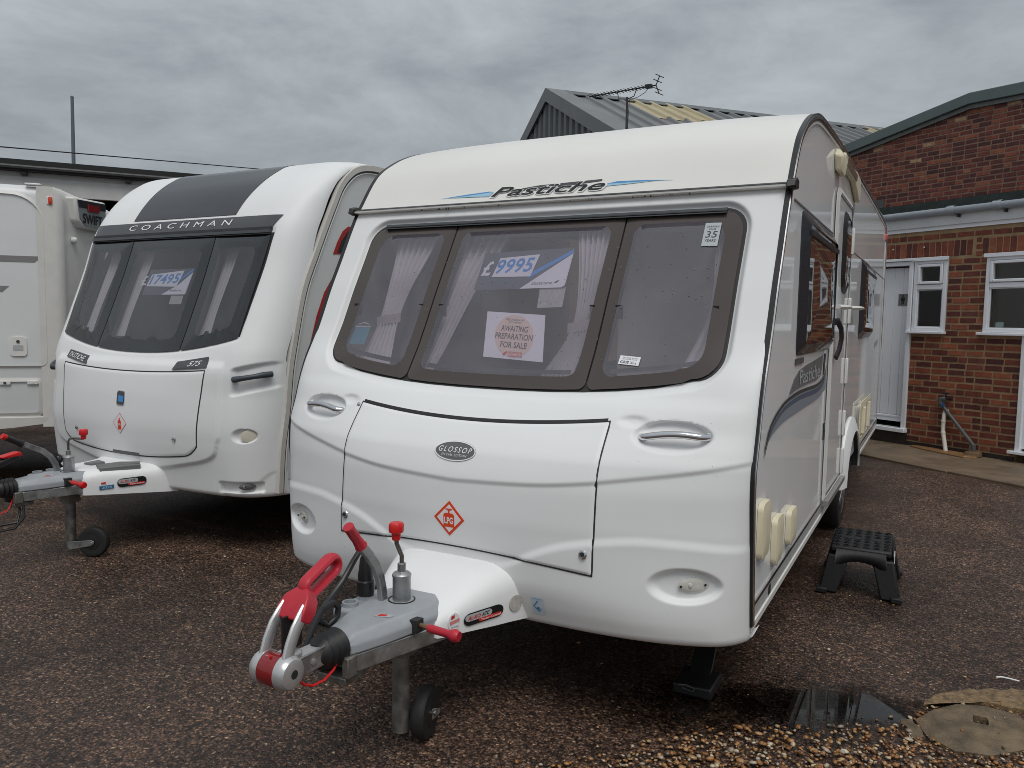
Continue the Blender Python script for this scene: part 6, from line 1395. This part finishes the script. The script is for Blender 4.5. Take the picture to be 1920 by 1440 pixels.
text_on('lettering', 'SWIFT', (.40, .88, 2.47, 2.565), lambda a, b: onR3(.10 + (a - .26) * .62, b, .030), BLACKPR, sp_, bold=.02)
MB().prism([(.52, 2.59), (.80, 2.595), (.80, 2.66), (.52, 2.655)], lambda a, b: onR3(.10 + (a - .26) * .62, b, .036), lambda a, b: onR3(.10 + (a - .26) * .62, b, .028)).build('brake_light', REDLENS, sp_, sm=False)
MB().lathe([(.028, 0), (.030, .03), (.018, .045)], onR3(.16, 2.30, -.05), (1, -.3, 0), 14).build('grab_knob', TRIMW, car3)
MB().lathe([(.20, -.085), (.29, -.09), (.323, -.06), (.325, .06), (.29, .09), (.20, .085)], (-2.6, .2, .325), (0, 1, 0), 32).build('wheel', TYRE, car3)
MB().lathe([(.20, -.085), (.29, -.09), (.323, -.06), (.325, .06), (.29, .09), (.20, .085)], (-2.6, 2.0, .325), (0, 1, 0), 32).build('wheel', TYRE, car3)
MB().box(-5.5, -.1, .1, 2.1, .60, .66).build('floor', UNDER, car3)

# ================================================================ step stool
stl = thing('step_stool', (1.37, 2.17, 0), 'black plastic step stool with a holed grip top beside the caravan door', 'step stool', math.radians(2))
STB = mat('matt_black_plastic', (.009, .009, .010), .55, bump=.3, bs=250)
wt, dt, wb_, db_, H = .17, .25, .225, .295, .285
top = MB().box(-wt, wt, -dt, dt, H - .045, H - .006).build('top', STB, stl, bevel=.012)
# grip cells: raised pads with round holes between
for i in range(7):
    y = -dt + .045 + i * (2 * dt - .09) / 6
    for j in range(6):
        x = -wt + .03 + j * (2 * wt - .06) / 5
        if i in (3,) and j in (1, 2, 4): MB().box(x - .022, x + .022, y - .026, y + .026, H - .006, H - .002).build('grip_pad', STB, top, bevel=.003)
        else: MB().lathe([(.019, 0), (.019, .005), (.012, .005), (.012, -.001)], (x, y, H - .006), (0, 0, 1), 10).build('grip_ring', STB, top)
for sx_ in (-1, 1):
    for sy_ in (-1, 1):
        MB().loft([[(sx_ * wb_, sy_ * db_, 0), (sx_ * (wb_ - .105), sy_ * db_, 0), (sx_ * (wb_ - .105), sy_ * (db_ - .12), 0), (sx_ * wb_, sy_ * (db_ - .12), 0)], [(sx_ * (wt + .01), sy_ * (dt + .01), H - .06), (sx_ * (wt - .11), sy_ * (dt + .01), H - .06), (sx_ * (wt - .11), sy_ * (dt - .15), H - .06), (sx_ * (wt + .01), sy_ * (dt - .15), H - .06)]]).build('leg', STB, stl, bevel=.008)
        ft = MB().box(sx_ * wb_ - .05, sx_ * wb_ + .012, sy_ * db_ - .035, sy_ * db_ + .012, 0, .03) if sx_ > 0 else MB().box(sx_ * wb_ - .012, sx_ * wb_ + .05, sy_ * db_ - .035, sy_ * db_ + .012, 0, .03)
        f_ = ft.build('foot', STB, stl, bevel=.005)
        for e in (-.012, .010): MB().box(sx_ * (wb_ - .02) + e - .004, sx_ * (wb_ - .02) + e + .004, -db_ - .016 if sy_ < 0 else db_ + .012, -db_ - .012 if sy_ < 0 else db_ + .016, .008, .026).build('foot_grip', mat('yellow_rubber', (.45, .30, .08), .6), f_)
# arched aprons on all four sides
def apron(L0, L1, z_spring, mapf):
    n = 14; o = []
    a = [(-L0, H - .012)] + [(-L0 - (L1 - L0) * .75, .09)]
    arch = [(-(L0 - .045) * math.cos(math.pi * k / n), .115 + .085 * math.sin(math.pi * k / n)) for k in range(n + 1)]
    poly = [(L0, H - .012), (-L0, H - .012), (-L0 - .012, .115)] + arch + [(L0 + .012, .115)]
    m_ = MB(); t = [mapf(u, v, 0) for u, v in arch]; top_ = [mapf(u, H - .02, 0) for u, v in arch]
    return m_.add(t + top_, [(i, i + 1, n + 2 + i, n + 1 + i) for i in range(n)]).build('apron', STB, stl, solid=.006)
fl = lambda a, b, z: a + (b - a) * (1 - z / H)
for q in (-1, 1):
    apron(wt + .01, wb_, .1, lambda u, v, o: (u * fl(1, 1.25, v), q * fl(dt + .006, db_ - .008, v), v)); apron(dt + .01, db_, .1, lambda u, v, o: (q * fl(wt + .006, wb_ - .008, v), u * fl(1, 1.14, v), v))
MB().box(wt + .012, wt + .016, -.23, -.10, H - .075, H - .03).build('paper_label', PAPER, stl)

# ================================================================ drain cover, gravel, puddle, litter
cv = [(1.717, .375), (1.774, .495), (1.864, .606), (1.984, .648), (2.10, .632), (2.16, .50), (2.12, .36), (1.981, .218), (1.857, .188), (1.766, .246)]
dcv = thing('drain_cover', (1.93, .42, 0), 'worn concrete drain cover with a rectangular lifting hole in the gravel', 'drain cover')
us = []
n_ = len(cv)
ctr = (1.93, .42)
rg = MB(); pl_ = dens(cv, .05)
hole = rrect(1.926, 1.982, .448, .516, .004, 3); 
def hole_pt(p):
    a = math.atan2(p[1] - .482, p[0] - 1.954); c, s_ = math.cos(a), math.sin(a); k_ = min(.028 / max(abs(c), 1e-6), .034 / max(abs(s_), 1e-6)); return (1.954 + c * k_, .482 + s_ * k_)
hp_ = [hole_pt(p) for p in pl_]; zt = .018
rr_ = [[(p[0] - 1.93, p[1] - .42, -.02) for p in pl_]]
for t in np.linspace(0, 1, 9): rr_.append([(p[0] + (q[0] - p[0]) * t - 1.93, p[1] + (q[1] - p[1]) * t - .42, zt - .012 * (1 - smooth(0, .12, t)) + .0015 * math.sin(p[0] * 60 + t * 5)) for p, q in zip(pl_, hp_)])
rr_.append([(q[0] - 1.93, q[1] - .42, -.03) for q in hp_])
rg.loft(rr_, True, False, False).build('slab', CONCM, dcv, ang=40)
MB().box(1.92 - 1.93, 1.99 - 1.93, .44 - .42, .525 - .42, -.05, -.018).build('lifting_recess', mat('rusty_black', (.03, .018, .012), .8), dcv)
def frag(poly, h, m, nm):
    q = [(p[0] + rnd.uniform(-.008, .008), p[1] + rnd.uniform(-.008, .008)) for p in dens(poly, .03)]
    mb = patch(q, lambda u, v, o: (u - 1.93, v - .42, h + o + .002 * math.sin(u * 47 + v * 31)), .02, 5); mb.build(nm, m, dcv, ang=50)
AGG = brick_mat('exposed_aggregate', [(0, (.10, .07, .04)), (1, (.26, .18, .10))]); AGG = mat('exposed_aggregate_concrete', (.23, .155, .08), .55, var=.7, vs=45, bump=1.0, bs=110)
frag([(1.742, .53), (1.80, .60), (1.865, .655), (1.985, .70), (2.12, .69), (2.25, .63), (2.35, .90), (2.10, .905), (1.93, .80), (1.80, .68)], .010, AGG, 'surround_piece')
frag([(2.125, .66), (2.185, .49), (2.14, .36), (2.40, .30), (2.5, .60), (2.36, .66)], .009, AGG, 'surround_piece')
frag([(1.66, .34), (1.705, .372), (1.757, .245), (1.72, .20)], .008, CONCM, 'surround_piece')
# pebble generator
def pebbles(pts, name, m, label, cat):
    ico = bmesh.new(); bmesh.ops.create_icosphere(ico, subdivisions=1, radius=1); base = np.array([v.co[:] for v in ico.verts]); fs = [tuple(v.index for v in f.verts) for f in ico.faces]; ico.free()
    R = np.random.default_rng(3); V = []; Fc = []; nb_ = len(base)
    for k, (x, y, z, s) in enumerate(pts):
        b = base * (1 + R.uniform(-.22, .22, (nb_, 1))) * np.array([s * R.uniform(.75, 1.35), s * R.uniform(.6, 1.0), s * R.uniform(.35, .65)])
        a = R.uniform(0, 6.28); c, q = math.cos(a), math.sin(a); ti = R.uniform(-.3, .3)
        b = b @ np.array([[c, q, 0], [-q, c, 0], [0, 0, 1]]) @ np.array([[1, 0, ti], [0, 1, 0], [-ti, 0, 1]])
        V.append(b + np.array([x, y, z + s * .25])); Fc += [tuple(i + k * nb_ for i in f) for f in fs]
    me = bpy.data.meshes.new(name); me.from_pydata(np.concatenate(V).tolist(), [], Fc); me.materials.append(m); me.update(); me.shade_smooth()
    o = bpy.data.objects.new(name, me); COL.objects.link(o); return tag(o, label, cat, kind='stuff')
PEB = brick_mat('wet_flint_gravel', [(0, (.07, .038, .02)), (.2, (.17, .08, .03)), (.42, (.32, .14, .042)), (.58, (.40, .20, .075)), (.74, (.44, .30, .16)), (.87, (.55, .47, .36)), (1, (.12, .09, .065))])
PEB.node_tree.nodes['Principled BSDF'].inputs['Roughness'].default_value = .3
def inside(x, y, poly):
    c = False; n = len(poly)
    for i in range(n):
        (a, b), (d, e) = poly[i], poly[i - 1]
        if (b > y) != (e > y) and x < (d - a) * (y - b) / (e - b) + a: c = not c
    return c
gedge = lambda x: float(np.interp(x, [.35, .68, .886, 1.137, 1.434, 1.69, 1.8, 2.0, 2.3, 2.8], [-.95, -.62, -.34, -.10, .05, .27, .5, .72, .98, 1.3]))
gp_ = []
R0 = np.random.default_rng(11)
while len(gp_) < 7800:
    x, y = R0.uniform(.3, 2.75), R0.uniform(-1.1, 1.2); dlt = gedge(x) - y
    if dlt < -.16 or dlt > 1.5: continue
    if dlt < .10 and R0.uniform() > (dlt + .16) / .26 * .9: continue
    if y > .62 - .0 and 1.78 < x < 2.4 and R0.uniform() > .35: continue
    if inside(x, y, cv): 
        if R0.uniform() > .012: continue
        gp_.append((x, y, .018, R0.uniform(.004, .007))); continue
    gp_.append((x, y, R0.uniform(-.004, .006), R0.choice([.006, .008, .010, .013, .016], p=[.25, .33, .25, .12, .05])))
pebbles(gp_, 'gravel', PEB, 'loose orange and cream flint gravel at the bottom right', 'gravel')
lp2 = []
while len(lp2) < 520:
    x, y = R0.uniform(-3.5, 2.6), R0.uniform(-2.2, 3.6)
    if R0.uniform() > math.exp(-max(0, gedge(np.clip(x, .35, 2.8)) - y if False else abs(y + .4)) * .5): continue
    lp2.append((x, y, -.002, R0.choice([.004, .006, .008, .011], p=[.45, .33, .17, .05])))
pebbles(lp2, 'loose_stones', PEB, 'stray flint chips scattered over the tarmac', 'stones')
# puddle between caravan corner and gravel
def water_mat():
    m = bpy.data.materials.new('puddle_water'); m.use_nodes = True; t = m.node_tree; t.nodes.clear(); K = t.links.new
    o = N(t, 'ShaderNodeOutputMaterial'); tr = N(t, 'ShaderNodeBsdfTransparent'); clear = N(t, 'ShaderNodeBsdfTransparent'); gl = N(t, 'ShaderNodeBsdfGlossy'); gl.inputs['Roughness'].default_value = .012
    tr.inputs['Color'].default_value = (.36, .34, .32, 1); mix = N(t, 'ShaderNodeMixShader'); edge = N(t, 'ShaderNodeMixShader')
    ge = N(t, 'ShaderNodeNewGeometry'); dt = N(t, 'ShaderNodeVectorMath', operation='DOT_PRODUCT'); ab = N(t, 'ShaderNodeMath', operation='ABSOLUTE'); om = N(t, 'ShaderNodeMath', operation='SUBTRACT'); om.inputs[0].default_value = 1
    pw_ = N(t, 'ShaderNodeMath', operation='POWER'); pw_.inputs[1].default_value = 4; ma = N(t, 'ShaderNodeMath', operation='MULTIPLY_ADD'); ma.inputs[1].default_value = .97; ma.inputs[2].default_value = .03
    K(ge.outputs['Normal'], dt.inputs[0]); K(ge.outputs['Incoming'], dt.inputs[1]); K(dt.outputs['Value'], ab.inputs[0]); K(ab.outputs[0], om.inputs[1]); K(om.outputs[0], pw_.inputs[0]); K(pw_.outputs[0], ma.inputs[0])
    K(ma.outputs[0], mix.inputs['Fac']); K(tr.outputs[0], mix.inputs[1]); K(gl.outputs[0], mix.inputs[2])
    # the shore: film ends where the stones stand out of it
    co = N(t, 'ShaderNodeTexCoord'); sb = N(t, 'ShaderNodeVectorMath', operation='SUBTRACT'); sb.inputs[1].default_value = (1.40, .325, 0); mp_ = N(t, 'ShaderNodeMapping', vector_type='TEXTURE'); mp_.inputs['Rotation'].default_value = (0, 0, math.radians(27)); mp_.inputs['Scale'].default_value = (.56, .22, 1)
    ln = N(t, 'ShaderNodeVectorMath', operation='LENGTH'); nz = N(t, 'ShaderNodeTexNoise'); nz.inputs['Scale'].default_value = 7; nz.inputs['Detail'].default_value = 9; nz.inputs['Roughness'].default_value = .72
    K(co.outputs['Object'], sb.inputs[0]); K(sb.outputs[0], mp_.inputs['Vector']); K(mp_.outputs[0], ln.inputs[0]); K(co.outputs['Object'], nz.inputs['Vector'])
    ad = N(t, 'ShaderNodeMath', operation='MULTIPLY_ADD'); ad.inputs[1].default_value = 2.3; K(nz.outputs['Fac'], ad.inputs[0]); K(ln.outputs['Value'], ad.inputs[2])
    mr = N(t, 'ShaderNodeMapRange'); mr.interpolation_type = 'SMOOTHSTEP'; mr.inputs['From Min'].default_value = 1.5; mr.inputs['From Max'].default_value = 2.2; K(ad.outputs[0], mr.inputs['Value'])
    K(mr.outputs[0], edge.inputs['Fac']); K(mix.outputs[0], edge.inputs[1]); K(clear.outputs[0], edge.inputs[2]); K(edge.outputs[0], o.inputs['Surface'])
    return m
pud = ell(1.40, .325, .62, .30, 48, math.radians(27))
tag(MB().add([(u, v, .0035) for u, v in pud], [tuple(range(48))]).build('puddle', water_mat(), sm=False), kind='structure')
tag(MB().tube([(2.039, 1.012, .006), (2.06, 1.022, .008), (2.09, 1.026, .006), (2.13, 1.020, .005)], .0035, 6).build('white_twine', WHITEPR), 'short piece of white twine lying on the tarmac at the right', 'twine')
